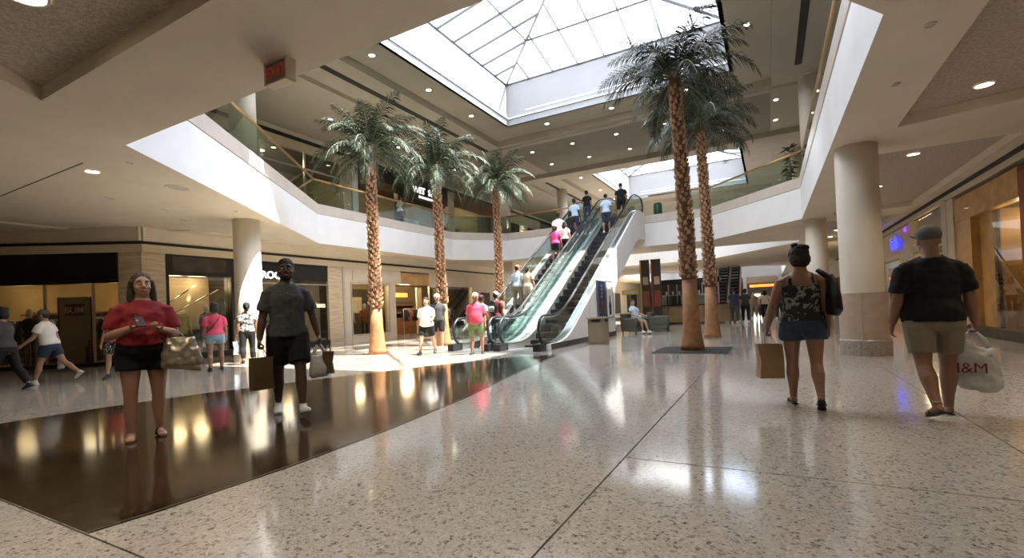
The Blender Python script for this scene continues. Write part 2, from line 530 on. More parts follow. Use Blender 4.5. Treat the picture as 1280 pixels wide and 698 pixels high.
for s, rg in zip(SKY, RING):
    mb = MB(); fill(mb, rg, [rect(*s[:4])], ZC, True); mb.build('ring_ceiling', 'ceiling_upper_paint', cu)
    mb = MB()
    for i in range(4):
        a, b = rg[i], rg[(i+1) % 4]
        mb.add([(a[0],a[1],ZL),(b[0],b[1],ZL),(b[0],b[1],ZC),(a[0],a[1],ZC)], [(0,1,2,3)])
    mb.build('ring_step', 'ceiling_upper_paint', cu)
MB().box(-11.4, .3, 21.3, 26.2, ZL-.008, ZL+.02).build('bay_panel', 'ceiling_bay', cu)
MB().box(-13.2, 1.6, 26.3, 27.3, ZL-.26, ZL+.01).build('cross_beam', 'ceiling_upper_paint', cu)
MB().box(-13.2, 1.6, 20.9, 21.15, ZL-.1, ZL+.01).build('cross_beam', 'ceiling_upper_paint', cu)
MB().box(-12.5, -12.25, 6, 20.9, ZL-.012, ZL+.01).build('air_slot', 'dark_slot', cu)
MB().box(1.05, 1.27, 6, 19.4, ZL-.012, ZL+.01).build('air_slot', 'dark_slot', cu)
MB().box(-12.5, -12.3, 27.6, 40, ZL-.012, ZL+.01).build('air_slot', 'dark_slot', cu)

def skylight(x0, x1, y0, y1, label):
    t = thing('skylight', label, 'skylight', ((x0+x1)/2, (y0+y1)/2, ZC), kind='structure')
    W = .12
    for nm, bx in (('well_wall', (x0-W, x0, y0-W, y1+W)), ('well_wall', (x1, x1+W, y0-W, y1+W)),
                   ('well_wall', (x0, x1, y1, y1+W)), ('well_wall', (x0, x1, y0-W, y0))):
        MB().box(*bx, ZC, ZTOP).build(nm, 'well_paint', t, world=True)
    # rim moulding and the slot on the end wall
    for bx in ((x0-.02, x0+.05, y0, y1), (x1-.05, x1+.02, y0, y1), (x0, x1, y1-.05, y1+.02), (x0, x1, y0-.02, y0+.05)):
        MB().box(*bx, ZC+.28, ZC+.34).build('rim_moulding', 'alu_white', t, world=True)
    MB().box(x0+.9, x1-.9, y1-.012, y1, ZC+.5, ZC+.56).build('air_slot', 'alu', t, world=True)
    # hip roof: ridge along y
    hw = (x1-x0)/2; xm = (x0+x1)/2; sl = .2; zr = ZTOP + hw*sl
    ra = (xm, y0+hw, zr); rb = (xm, y1-hw, zr)
    def zroof(x, y):
        return ZTOP + sl*min(x-x0, x1-x, y-y0, y1-y)
    def bar(p, q, w=.062, h=.13, nm='rafter'):
        p = Vector(p); q = Vector(q); d = (q-p).normalized()
        MB().tube([p, q], [(w*.6, h*.6)]*2, 4, ref=d.cross(Vector((0,0,1)))).build(nm, 'alu_bar', t, world=True)
    st = 1.083
    nx = int(round((x1-x0)/st)); ny = int(round((y1-y0)/st))
    for k in range(1, ny):
        y = y0 + (y1-y0)*k/ny
        m_ = min(hw, y-y0, y1-y)
        for sx in (0, 1):
            xa = x0 if sx == 0 else x1; xb = x0+m_ if sx == 0 else x1-m_
            bar((xa, y, zroof(xa, y)), (xb, y, zroof(xb, y)))
    for k in range(1, nx):
        x = x0 + (x1-x0)*k/nx
        m_ = min(hw, x-x0, x1-x)
        bar((x, y1, ZTOP), (x, y1-m_, zroof(x, y1-m_)))
        bar((x, y0, ZTOP), (x, y0+m_, zroof(x, y0+m_)))
    for c, r_ in (((x0,y0),ra), ((x1,y0),ra), ((x0,y1),rb), ((x1,y1),rb)):
        bar((c[0], c[1], ZTOP), r_, .09, .16, 'hip_bar')
    bar(ra, rb, .09, .16, 'ridge_bar')
    m_ = hw*.45; z = ZTOP + sl*m_
    cs = [(x0+m_, y0+m_, z), (x1-m_, y0+m_, z), (x1-m_, y1-m_, z), (x0+m_, y1-m_, z)]
    for i in range(4): bar(cs[i], cs[(i+1) % 4], .045, .09, 'purlin')
    for a in (((x0,y0,ZTOP),(x1,y0,ZTOP),(x1,y1,ZTOP),(x0,y1,ZTOP)),):
        for i in range(4): bar(a[i], a[(i+1) % 4], .07, .1, 'sill_bar')
    e = .06
    cor = [(x0,y0,ZTOP+e),(x1,y0,ZTOP+e),(x1,y1,ZTOP+e),(x0,y1,ZTOP+e)]
    A = (ra[0],ra[1],ra[2]+e); B = (rb[0],rb[1],rb[2]+e)
    # panes between the rafters
    def pane(pts): MB().add(pts, [tuple(range(len(pts)))]).build('glass_pane', 'glass_sky', t, world=True)
    for k in range(ny):
        ya = y0+(y1-y0)*k/ny; yb = y0+(y1-y0)*(k+1)/ny
        for sx in (0, 1):
            def P(m, y): return ((x0+m if sx == 0 else x1-m), y, ZTOP+sl*m+e)
            ma = min(hw, ya-y0, y1-ya); mb_ = min(hw, yb-y0, y1-yb)
            pts = [P(0,ya), P(0,yb)]
            if mb_ > 1e-6: pts.append(P(mb_,yb))
            if (ya-y0) < hw < (yb-y0): pts.append(P(hw, y0+hw))
            if (y1-yb) < hw < (y1-ya): pts.append(P(hw, y1-hw))
            if ma > 1e-6: pts.append(P(ma,ya))
            pane(pts if sx == 1 else list(reversed(pts)))
    for k in range(nx):
        xa = x0+(x1-x0)*k/nx; xb = x0+(x1-x0)*(k+1)/nx
        for sy in (0, 1):
            def P(m, x): return (x, (y0+m if sy == 0 else y1-m), ZTOP+sl*m+e)
            ma = min(xa-x0, x1-xa); mb_ = min(xb-x0, x1-xb)
            pts = [P(0,xa), P(0,xb)]
            if mb_ > 1e-6: pts.append(P(mb_,xb))
            if xa-x0 < hw-1e-6 and x1-xb < hw-1e-6: pts.append(P(hw, xm))
            if ma > 1e-6: pts.append(P(ma,xa))
            pane(pts if sy == 0 else list(reversed(pts)))
for s in SKY: skylight(*s)

# ---- outer walls that close the building
for nm, bx, lb in (('wall_left', (-34.2,-34,-9,80), 'far outer wall behind the shops on the sunlit side'),
                   ('wall_right', (14,14.2,-9,80), 'far outer wall behind the wood clad shop'),
                   ('wall_back', (-34,14,-9.2,-9), 'plain wall behind the viewer'),
                   ('wall_front', (-34,14,80,80.2), 'beige end wall of the long mall')):
    tag(MB().box(*bx, -.1, 9.8).build(nm, 'wall_beige'), lb, 'wall', kind='structure')

# ---- round columns
def column(x, y, label, r=.345, z0=0, z1=ZS, stone_h=1.17, group=None):
    t = thing('column', label, 'column', (x, y, z0), group=group, kind='structure')
    if stone_h:
        MB().lathe([(r+.075, 0), (r+.075, .28), (r+.06, .30)], 40).build('base_ring', 'base_granite', t, smooth=False)
        # stone cladding in curved panels with open joints
        np_ = 6
        for k in range(np_):
            mb = MB(); a0 = 2*pi*k/np_+.006 + .35; a1 = 2*pi*(k+1)/np_-.006 + .35; m = 8
            ri, ro = r-.02, r+.045
            vs = []
            for q in range(m+1):
                a = a0+(a1-a0)*q/m
                for rr, zz in ((ri,.30),(ro,.30),(ro,stone_h),(ri,stone_h)): vs.append((rr*cos(a), rr*sin(a), zz))
            fs = []
            for q in range(m):
                for e in range(4):
                    fs.append((q*4+e, q*4+(e+1)%4, (q+1)*4+(e+1)%4, (q+1)*4+e))
            fs += [(3,2,1,0), tuple(m*4+e for e in range(4))]
            fs = [tuple(reversed(f)) for f in fs]
            mb.add(vs, fs).build('stone_panel', 'column_stone', t)
    MB().lathe([(r-.01, .02), (r, stone_h), (r, z1-z0)], 40).build('shaft', 'column_paint', t, smooth=True)
    return t
for (x, y), lb in {(1.53,11.24): 'cream round column with stone wrapped foot beside the man in the black shirt',
               (1.53,20.7): 'cream round column with stone foot under the corner of the balcony',
               (1.53,30.2): 'slim looking cream column beyond the corner of the balcony',
               (-12.9,8.35): 'sunlit cream column in front of the black fronted store',
               (-13.7,24.9): 'cream column behind the third sunlit palm'}.items():
    column(x, y, lb)
for (x, y), lb in {(1.53,20.7): 'tall upper level column behind the bronze handrail',
               (1.53,30.2): 'upper level column beside the green plant',
               (-12.9,8.35): 'upper level column behind the glass railing above the sunlit column',
               (-13.7,24.9): 'pale upper level column behind the third sunlit palm',
               (-12.3,30.6): 'upper level column behind the people riding up',
               }.items():
    column(x, y, lb, z0=ZF, z1=ZL, stone_h=0)

# ---- ceiling downlights
lamp_src = {}
def downlight(x, y, z, r, lit, label, group, power=0):
    t = thing('downlight', label, 'downlight', (x, y, z), group=group)
    key = (round(r,3), lit)
    if key not in lamp_src:
        a = MB(); n = 20; pr = [(r*.94, -.004), (r*.96, -.014), (r*1.1, -.014), (r*1.14, .004)]
        a.add([(q*cos(2*pi*i/n), q*sin(2*pi*i/n), z_) for q, z_ in pr for i in range(n)],
              [(k*n+i, (k+1)*n+i, (k+1)*n+(i+1)%n, k*n+(i+1)%n) for k in range(3) for i in range(n)])
        ring = a.build('trim_ring', 'ring_white', t, smooth=False)
        lens = MB().disc((0,0,-.006), r*.97, 20).build('lens', 'lamp_glow' if lit else 'lamp_dim', t)
        lamp_src[key] = (ring, lens)
    else:
        ring, lens = lamp_src[key]
        inst(ring, 'trim_ring', t); inst(lens, 'lens', t)
    if power:
        l = bpy.data.lights.new('bulb', 'SPOT'); l.energy = power; l.spot_size = radians(120); l.spot_blend = .8
        l.color = (1, .83, .62); l.shadow_soft_size = r
        lo = bpy.data.objects.new('bulb', l); C.objects.link(lo); lo.parent = t; lo.location = (0,0,-.03)
g1 = 'downlights in the soffit over the ground level'
for x, y, lb in ((-10.89,4.12,'lit round downlight in the soffit above the woman in red'),
                 (2.85,9.44,'lit round downlight in the coffer above the wood clad shop'),
                 (2.81,13.2,'lit round downlight beyond the stone footed column'),
                 (2.7,16.5,'second lit downlight beyond the stone footed column')):
    downlight(x, y, ZS+(.155 if x > 0 else .04), .11, True, lb, g1, 60)
downlight(-5.75, 1.72, ZS+.165, .16, True, 'large lit downlight in the rough coffer', g1, 60)
for x, y in ((-3.6,1.2),(-1.2,1.2),(-3.6,-1.2),(-1.0,-1.2)):
    downlight(x, y, ZS+.165, .16, True, 'large unseen downlight added as fill in the rough coffer behind the near beam', g1, 60)  # out of view, added as fill for the near floor
for y in (3.6, 6.4):
    downlight(2.95, y, ZS+.155, .11, True, 'unseen downlight added as fill in the coffer before the brick pier', g1, 60)  # also out of view, added to brighten the floor on this side
for x, y, lb in ((-10.74,5.5,'large unlit round speaker grille in the smooth soffit'),):
    downlight(x, y, ZS, .2, False, lb, g1)
for x, y in ((-13.3,6.5),(-12.9,5.2),(-14.2,7.4)):
    downlight(x, y, ZS+.043, .085, False, 'small unlit downlight in the soffit before the black store', g1)
for x, y in ((2.7,23),(2.7,26),(2.7,28.6)):
    downlight(x, y, ZS+.155, .11, True, 'lit downlight in the coffers along the shops past the second column', g1, 50)
for x, y in ((-9.7,4.2),(.9+.7,8.2),(1.6,6.6),(-12.0,7.5)):
    downlight(x, y, ZS, .05, False, 'tiny sprinkler cover in the soffit band', 'sprinkler covers')
g2 = 'downlights in the upper ceiling'
for y in (11.5, 14.4, 17.3):
    downlight(-10.95, y, ZC, .1, True, 'lit downlight on the skylight ring above the sunlit palms', g2)
for x in (-8.6, -5.6, -2.6):
    downlight(x, 19.95, ZC, .1, True, 'lit downlight on the skylight ring over the escalators', g2)
for y in (13, 16.3):
    downlight(-.3, y, ZC, .1, True, 'lit downlight on the skylight ring above the dark palms', g2)
for x in (-10.5, -8.3, -6.1, -3.9, -1.7, .5):
    for y in (22.3, 24.8):
        downlight(x, y, ZL-.009, .09, True, 'lit downlight in the ceiling bay, in the row beside the ' + ('first skylight' if y < 23 else 'second skylight'), g2)
for y in (10.3, 13.5, 17.5, 22, 27):
    downlight(-15.2, y, ZL-.16, .1, True, 'lit downlight over the upper walkway by the glazed shops', g2, 45)
for y in (24.5, 28, 33):
    downlight(3.2, y, ZL, .09, True, 'lit downlight over the upper walkway by the green plant', g2, 40)
for y in (29.5, 33.5, 37):
    downlight(-10.5, y, ZC, .09, True, 'lit downlight beside the second skylight', g2)
# ------------------------------------------------------------------ storefronts
mat('store_yellow', (.54, .36, .15), .8, var=.15, vscale=1.5)
mat('store_dark', (.06, .045, .03), .8, var=.3, vscale=3)
mat('store_tan', (.42, .33, .21), .7, var=.12, vscale=2)
mat('panel_cream', (.60, .50, .36), .5, var=.05, vscale=2)
mat('trim_metal', (.50, .44, .36), .35, metal=.3)
mat('wood_orange', (.46, .25, .075), .38, var=.22, vscale=3, coat=.2)
mat('wood_brown', (.16, .07, .03), .4, var=.2, vscale=4)
mat('red_brick', (.22, .05, .03), .5, var=.2, vscale=5)
mat('letter_white', (.9, .9, .88), .4, emit=(1, 1, .96), estr=.9)
mat('letter_plain', (.80, .80, .78), .5)
mat('neon_blue', (.05, .05, .9), .4, emit=(.03, .04, 1), estr=1.1)
mat('neon_violet', (.3, .05, .7), .4, emit=(.3, .03, .8), estr=.7)
mat('sign_red', (.16, .02, .015), .6)
mat('cloth_dark', (.02, .02, .024), .85, bump=.3, bscale=30)
mat('cloth_grey', (.20, .19, .18), .85)
mat('cloth_yellow', (.62, .56, .20), .8)
mat('cloth_cream', (.66, .60, .48), .8)
mat('cloth_rust', (.30, .09, .04), .8)
mat('cloth_blue', (.10, .16, .30), .8)
mat('cloth_white', (.75, .74, .72), .8)
mat('exit_red', (.20, .02, .015), .5, emit=(1, .08, .05), estr=.03)
mat('exit_box', (.17, .16, .13), .6)
mat('poster_navy', (.012, .02, .07), .4)
mat('yellow_sign', (.75, .62, .10), .5)
mat('orange_glow', (1, .3, .06), .5, emit=(1, .28, .06), estr=.7)
mat('skin_mannequin', (.62, .58, .52), .5)

class Front:
    """a shop wall along a plan line; s runs along it, d is depth (positive towards the mall)"""
    def __init__(s, p, q, toward, name, label, cat='storefront', kind=None):
        s.p = Vector(p); s.d = (Vector(q)-Vector(p)).normalized()
        n = Vector((s.d.y, -s.d.x)); s.n = n if n.dot(Vector(toward)-s.p) > 0 else -n
        s.t = thing(name, label, cat, (p[0], p[1], 0), kind=kind)
    def P(s, a, dep): return s.p + s.d*a + s.n*dep
    def box(s, nm, m, a0, a1, z0, z1, d0, d1, parent=None):
        mb = MB(); mb.prism([s.P(a0,d0), s.P(a1,d0), s.P(a1,d1), s.P(a0,d1)], z0, z1)
        return mb.build(nm, m, parent or s.t, world=(parent is None))
    def frame(s, nm, m, a0, a1, z0, z1, w=.05, d0=-.04, d1=.04):
        s.box(nm, m, a0, a0+w, z0, z1, d0, d1); s.box(nm, m, a1-w, a1, z0, z1, d0, d1)
        s.box(nm, m, a0+w, a1-w, z1-w, z1, d0, d1); s.box(nm, m, a0+w, a1-w, z0, z0+w, d0, d1)
    def text(s, nm, body, m, a, z, size, dep, rev=False, bold=True, parent=None):
        r_ = s.d if not rev else -s.d
        if Vector((r_.y, -r_.x)).dot(s.n) < 0: r_ = -r_
        l = s.P(a, dep)
        return text_part(nm, body, m, s.t, size, face_matrix((l.x, l.y, z), (r_.x, r_.y, 0)), bold=bold)
    def room(s, a0, a1, depth, zc, wallm, ceilm='store_tan', back='back_wall', z0=0, slant=0):
        s.box(back, wallm, a0+slant, a1, z0, zc, -depth-.1, -depth)
        mb = MB(); mb.prism([s.P(a0-.06,-.1), s.P(a0,-.1), s.P(a0+slant,-depth), s.P(a0+slant-.06,-depth)], z0, zc)
        mb.build('side_wall', wallm, s.t, world=True)
        s.box('side_wall', wallm, a1, a1+.06, z0, zc, -depth, -.1)
        mb = MB(); mb.prism([s.P(a0,-.1), s.P(a1,-.1), s.P(a1,-depth), s.P(a0+slant,-depth)], zc, zc+.06)
        mb.build('shop_ceiling', ceilm, s.t, world=True)
    def lamp(s, a, dep, z, w=.6, power=25, col=(1,.75,.42), m='tube_glow'):
        s.box('ceiling_lamp', m, a-w/2, a+w/2, z-.04, z, dep-.09, dep+.09)
        if power:
            l = bpy.data.lights.new('shop_light', 'POINT'); l.energy = power; l.color = col; l.shadow_soft_size = .25
            o = bpy.data.objects.new('shop_light', l); C.objects.link(o); o.parent = s.t
            p = s.P(a, dep) - s.p; o.location = (p.x, p.y, z-.35)

# things inside the shops -------------------------------------------------
def garment_mesh():
    mb = MB()
    mb.tube([(0,0,1.34),(0,0,1.28),(0,0,1.15),(0,0,.9),(0,0,.72)], [(.03,.02),(.17,.035),(.2,.05),(.19,.06),(.21,.07)], 10)
    mb.tube([(.13,0,1.29),(.22,0,1.12),(.25,0,.95)], [(.05,.03),(.06,.035),(.055,.03)], 8)
    mb.tube([(-.13,0,1.29),(-.22,0,1.12),(-.25,0,.95)], [(.05,.03),(.06,.035),(.055,.03)], 8)
    return mb
def clothes_rack(x, y, rz, cols, label, w=1.3):
    t = thing('clothes_rack', label, 'clothes rack', (x, y, 0), rz)
    mb = MB(); mb.tube([(-w/2,0,1.42),(w/2,0,1.42)], .015, 8); mb.build('rail', 'alu', t, smooth=True)
    for sx in (-1, 1):
        MB().tube([(sx*w/2,0,.04),(sx*w/2,0,1.42)], .016, 8).build('upright', 'alu', t, smooth=True)
        MB().box(sx*w/2-.03, sx*w/2+.03, -.25, .25, 0, .05).build('foot', 'alu', t)
    src = None
    for k, c in enumerate(cols):
        xx = -w/2 + w*(k+.5)/len(cols)
        o = garment_mesh().build('garment', c, None, smooth=True)
        o.rotation_euler = (0,0,rz+pi/2+.2*sin(k*2.1)); ca, sa = cos(rz), sin(rz)
        o.location = (x+xx*ca, y+xx*sa, .05)
        cn = c.split('_')[1]
        hm = MB(); hm.tube([(0,0,1.33),(0,0,1.365),(.01,0,1.385),(0,0,1.39)], .006, 5); hm.build('hanger_hook', 'alu', o)
        tag(o, f'{cn} top hanging from the {label.split(" with ")[0]}', 'garment', 'tops hanging in the shops')
def display_table(x, y, rz, label, stacks, top='wood_brown', w=1.3, d=.7, h=.8):
    t = thing('display_table', label, 'table', (x, y, 0), rz)
    MB().box(-w/2, w/2, -d/2, d/2, h-.05, h).build('table_top', top, t)
    for sx in (-1, 1):
        for sy in (-1, 1):
            MB().box(sx*(w/2-.05)-.03, sx*(w/2-.05)+.03, sy*(d/2-.05)-.03, sy*(d/2-.05)+.03, 0, h-.05).build('leg', top, t)
    MB().box(-w/2+.06, w/2-.06, -d/2+.06, d/2-.06, .25, .28).build('shelf', top, t)
    for k, c in enumerate(stacks):
        xx = -w/2 + w*(k+.5)/len(stacks); ca, sa = cos(rz), sin(rz)
        n = 3 + (k % 3)
        o = thing('folded_clothes', f'folded {c.split("_")[1]} clothes piled on the {label.split(" with ")[0]}', 'clothes', (x+xx*ca, y+xx*sa, h), rz, 'folded clothes in the shops')
        for q in range(n):
            MB().tube([(-.13,0,.03+.045*q),(.13,0,.03+.045*q)], [(.11,.022)]*2, 10, ref=(0,1,0)).build('folded_piece', c, o, smooth=True)
def mannequin(x, y, rz, top, low, label, head=True, z=0):
    t = thing('mannequin', label, 'mannequin', (x, y, z), rz)
    MB().lathe([(.17,0),(.17,.015),(.02,.03),(.015,.85)], 16).build('stand', 'alu', t)
    MB().tube([(0,0,.78),(0,0,.9),(0,0,1.05),(0,-.01,1.25),(0,0,1.4),(0,0,1.47)], [(.15,.1),(.165,.11),(.13,.09),(.17,.11),(.17,.09),(.06,.05)], 14).build('torso_top', top, t, smooth=True)
    for s_ in (-1, 1):
        MB().tube([(s_*.18,0,1.39),(s_*.24,.02,1.15),(s_*.25,-.03,.92),(s_*.25,-.05,.82)], [.055,.045,.035,.025], 10).build('arm', top if s_ else top, t, smooth=True)
        MB().tube([(s_*.09,0,.92),(s_*.1,0,.5),(s_*.1,.01,.1),(s_*.1,-.06,.04)], [.085,.06,.04,.03], 10).build('leg', low, t, smooth=True)
    if head:
        MB().tube([(0,0,1.44),(0,0,1.52)], .045, 10).build('neck', 'skin_mannequin', t, smooth=True)
        MB().ball((0,-.01,1.62), (.075,.095,.115)).build('head', 'skin_mannequin', t, smooth=True)

CAMP = (0, 0)
# ---- store A: angled wing with the black fascia
A = Front((-16,7.14), (-18.97,5.03), CAMP, 'black_fascia_store', 'clothing store with plain black fascia and amber lit interior on the angled wall')
A.box('pilaster', 'travertine', 0.0, .62, 0, 3.28, -.3, 0)
A.box('fascia_board', 'black_panel', .62, 9.5, 2.47, 3.26, -.25, .03)
A.box('fascia_lip', 'black_panel', .62, 9.5, 2.40, 2.47, -.25, -.05)
A.room(.7, 9.4, 3.2, 2.75, 'store_yellow', slant=1.9)
A.box('plinth', 'black_panel', .62, 9.5, 0, .12, -.12, .0)
for a0, a1 in ((.62,1.35),(1.35,2.6),(2.6,4.1),(4.1,5.6),(5.6,7.1)):
    A.box('glass_pane', 'glass_store', a0+.03, a1-.03, .12, 2.40, -.085, -.07)
    A.box('mullion', 'store_tan', a1-.03, a1+.03, .12, 2.40, -.1, -.05)
for a, dp in ((1.4,-1.2),(2.7,-1.9),(4.2,-1.4),(5.5,-2.2)):
    A.lamp(a, dp, 2.7, .45, 4)
A.box('wall_shelf', 'wood_brown', 1.2, 2.3, 1.55, 1.62, -3.2, -2.9); A.box('wall_shelf', 'wood_brown', 3.0, 5.5, 1.6, 1.67, -3.2, -2.9)
A.box('wall_panel', 'store_dark', 3.6, 4.5, .2, 2.2, -3.19, -3.1)
A.box('wall_panel', 'store_dark', 2.8, 9.3, 0, 1.45, -3.19, -3.0)
# window banner on a board
bn = thing('window_banner', 'tall olive banner board with a dark red name plate in the black fascia store', 'banner', (*A.P(2.1,-.5),0))
F_ = A
def A_part(nm, m, a0, a1, z0, z1, d0, d1, par):
    mb = MB(); mb.prism([A.P(a0,d0), A.P(a1,d0), A.P(a1,d1), A.P(a0,d1)], z0, z1); return mb.build(nm, m, par, world=True)
A_part('board', 'store_tan', 1.72, 2.55, .02, 2.02, -.52, -.49, bn)
A_part('board_frame', 'store_dark', 1.68, 1.72, .02, 2.05, -.53, -.48, bn); A_part('board_frame', 'store_dark', 2.55, 2.59, .02, 2.05, -.53, -.48, bn)
A_part('name_plate', 'sign_red', 1.88, 2.4, 1.5, 1.84, -.49, -.475, bn)
l = A.P(2.14, -.47); text_part('plate_letters', 'BUM', 'cloth_cream', bn, .26, face_matrix((l.x,l.y,1.65), (-A.d.x,-A.d.y,0)), bold=True, extrude=.004)
rzA = atan2(A.d.y, A.d.x)
def at(F, a, dep): return F.P(a, dep)
p = at(A, 3.2, -.9); display_table(p.x, p.y, rzA, 'brown table in the black fascia store', ['cloth_cream','cloth_yellow','cloth_white','cloth_rust'])
p = at(A, 1.85, -.98); clothes_rack(p.x, p.y, rzA, ['cloth_dark','cloth_dark','cloth_grey','cloth_dark'], 'short rack beside the pilaster', .7)
p = at(A, 4.5, -1.0); clothes_rack(p.x, p.y, rzA, ['cloth_dark','cloth_grey','cloth_dark','cloth_rust','cloth_dark'], 'long rack deep in the black fascia store', 1.2)
p = at(A, 2.5, -1.4); mannequin(p.x, p.y, atan2(A.n.x, -A.n.y), 'cloth_dark', 'cloth_dark', 'headless dark mannequin behind the window banner', False)
p = at(A, 3.2, -.32); mannequin(p.x, p.y, atan2(A.n.x, -A.n.y)+.5, 'cloth_dark', 'cloth_grey', 'dark clothed mannequin close to the glass of the black fascia store', True)

for a, dp, w_, cols, lb in ((2.95,-2.1,1.0,['cloth_dark','cloth_dark','cloth_grey','cloth_dark','cloth_dark'],'rack behind the window banner'),
                          (4.6,-2.5,1.5,['cloth_dark','cloth_cream','cloth_dark','cloth_dark','cloth_rust','cloth_dark'],'wide rack at the back of the black fascia store')):
    p = at(A, a, dp); clothes_rack(p.x, p.y, rzA, cols, lb, w_)
p = at(A, 1.4, -.38); display_table(p.x, p.y, rzA, 'narrow table beside the pilaster in the black fascia store', ['cloth_dark','cloth_rust'], w=.6, d=.4, h=.6)
# ---- continuous cornice over the ground shops
def cornice(p, q, toward, label, z=3.54):
    c = Front(p, q, toward, 'trim_1', label, 'cornice', kind='structure'); L = (Vector(q)-Vector(p)).length
    c.box('upper_band', 'ceiling_paint', -.03, L, z+.05, ZS+.05, -.3, -.06)
    c.box('shadow_slot', 'dark_slot', 0, L, z-.05, z+.05, -.3, -.03)
    c.box('lower_band', 'panel_cream', 0, L, 3.26, z-.05, -.3, .05)
cornice((-16,7.14), (-24.5,1.1), CAMP, 'cream and dark cornice above the angled black fascia')
cornice((-16,7.14), (-16,42), CAMP, 'cream and dark cornice along the sunlit shops')

# ---- store B: dark store with white letters behind the sunlit column
B = Front((-16,7.14), (-16,30), CAMP, 'dark_letter_store', 'dark fronted store with white letters behind the sunlit column')
def sy(y): return y - 7.14
B.box('pilaster', 'travertine', 0, .62, 0, 3.27, -.3, 0)
B.box('fascia_board', 'black_panel', sy(7.76), sy(13.77), 2.62, 3.27, -.3, -.02)
B.box('fascia_recess', 'store_dark', sy(7.95), sy(9.6), 2.75, 3.2, -.03, .0)
B.box('jamb', 'black_panel', sy(9.72), sy(10.12), 0, 2.64, -.35, .05)
B.box('jamb', 'black_panel', sy(7.76), sy(7.86), 0, 2.62, -.2, -.02)
B.room(sy(7.76), sy(13.74), 1.7, 2.9, 'store_dark', 'store_dark')
B.box('back_panel', 'store_tan', sy(7.9), sy(9.9), .9, 2.7, -1.66, -1.6)
B.box('glass_pane', 'glass_store', sy(7.88), sy(9.7), .2, 2.6, -.09, -.075)
for a0, a1 in ((10.14,11.9),(11.95,13.75)):
    B.box('glass_pane', 'glass_store', sy(a0), sy(a1), .2, 2.45, -.09, -.075)
B.box('plinth', 'black_panel', sy(7.8), sy(13.77), 0, .2, -.2, .03)
B.box('transom', 'alu', sy(10.12), sy(13.77), 2.45, 2.5, -.1, -.04)
B.box('olive_panel', 'store_tan', sy(12.3), sy(13.7), .2, 2.5, -.5, -.45)
B.text('shop_letters', 'PROGUE', 'letter_white', sy(11.36), 2.76, .36, .0)
for a, dp in ((8.4,-.9),(9.3,-1.2),(11,-1.2),(12.6,-1.1)):
    B.lamp(sy(a), dp, 2.8, .3, 10)
B.box('picture', 'cloth_cream', sy(10.5), sy(11.0), 1.4, 2.0, -1.68, -1.64); B.box('picture', 'store_tan', sy(11.15), sy(11.6), 1.4, 2.0, -1.68, -1.64)
B.box('picture', 'cloth_cream', sy(11.75), sy(12.2), 1.3, 1.9, -1.68, -1.64)
# chrome tubes shaped as slanting reflection lines of the window glass
for k, (a0, z0, a1, z1) in enumerate(((8.0,1.3,9.7,2.25),(7.95,1.6,9.1,2.4))):
    p0 = B.P(sy(a0), -.7-.2*k); p1 = B.P(sy(a1), -.7-.2*k)
    pl = MB(); pl.tube([(p0.x,p0.y,z0),(p1.x,p1.y,z1)], .022, 8)
    o = pl.build('reflection_line', 'chrome', B.t, smooth=True, world=True)
p = B.P(sy(8.45), -.55); mannequin(p.x, p.y, pi/2, 'cloth_yellow', 'cloth_grey', 'mannequin in a pale yellow top in the dark store window', False)
p = B.P(sy(9.25), -.65); mannequin(p.x, p.y, pi/2+.4, 'cloth_dark', 'cloth_dark', 'mannequin in black beside the pale yellow one', True)
p = B.P(sy(10.9), -1.2); display_table(p.x, p.y, pi/2, 'dark table in the letter fronted store', ['cloth_dark','cloth_white','cloth_grey'])

# ---- pilaster, panelled wall and store C beyond
D = Front((-16,13.77), (-16,30), CAMP, 'panelled_store', 'cream panelled shop front with open doorway behind the sunlit palms')
def sd_(y): return y - 13.77
D.box('pilaster', 'travertine', 0, sd_(14.5), 0, 3.27, -.3, .02)
D.box('metal_strip', 'trim_metal', sd_(14.5), sd_(14.62), 0, 3.27, -.3, .05)
D.box('metal_strip', 'panel_cream', sd_(14.64), sd_(14.95), 0, 3.27, -.3, .01)
D.box('header', 'panel_cream', sd_(14.95), sd_(18.2), 2.62, 3.27, -.3, 0)
D.box('header_panel', 'panel_cream', sd_(15.1), sd_(17.6), 2.72, 3.15, 0, .025)
D.box('window_sill', 'panel_cream', sd_(14.95), sd_(17.35), 0, .28, -.3, .03)
D.box('glass_pane', 'glass_store', sd_(15.02), sd_(17.25), .3, 2.60, -.1, -.085)
D.frame('window_frame', 'trim_metal', sd_(14.95), sd_(17.35), .28, 2.62, .06)
D.box('door_jamb', 'panel_cream', sd_(17.35), sd_(17.75), 0, 2.62, -.3, .03)
D.box('door_header', 'wood_orange', sd_(18.2), sd_(20.4), 2.62, 3.2, -.2, .02)
D.box('header', 'panel_cream', sd_(20.4), sd_(24.6), 2.62, 3.27, -.3, 0)
D.box('header_panel', 'panel_cream', sd_(20.6), sd_(24.4), 2.72, 3.15, 0, .025)
D.box('glass_pane', 'glass_store', sd_(21.6), sd_(24.5), .2, 2.6, -.1, -.085)
D.box('door_leaf', 'glass_store', sd_(20.4), sd_(21.5), .05, 2.55, -.12, -.1)
D.frame('door_frame', 'trim_metal', sd_(20.35), sd_(21.58), 0, 2.6, .06)
D.box('window_sill', 'panel_cream', sd_(21.6), sd_(24.6), 0, .2, -.3, .03)
D.box('end_wall', 'panel_cream', sd_(24.6), sd_(27.2), 0, 3.27, -.3, 0)
D.box('end_wall', 'panel_cream', sd_(29.2), sd_(42), 0, 3.27, -.3, 0)
D.box('end_wall', 'panel_cream', sd_(27.2), sd_(29.2), 2.5, 3.27, -.3, 0)
D.box('notice_board', 'store_dark', sd_(25.5), sd_(26.6), 1.5, 2.3, 0, .03)
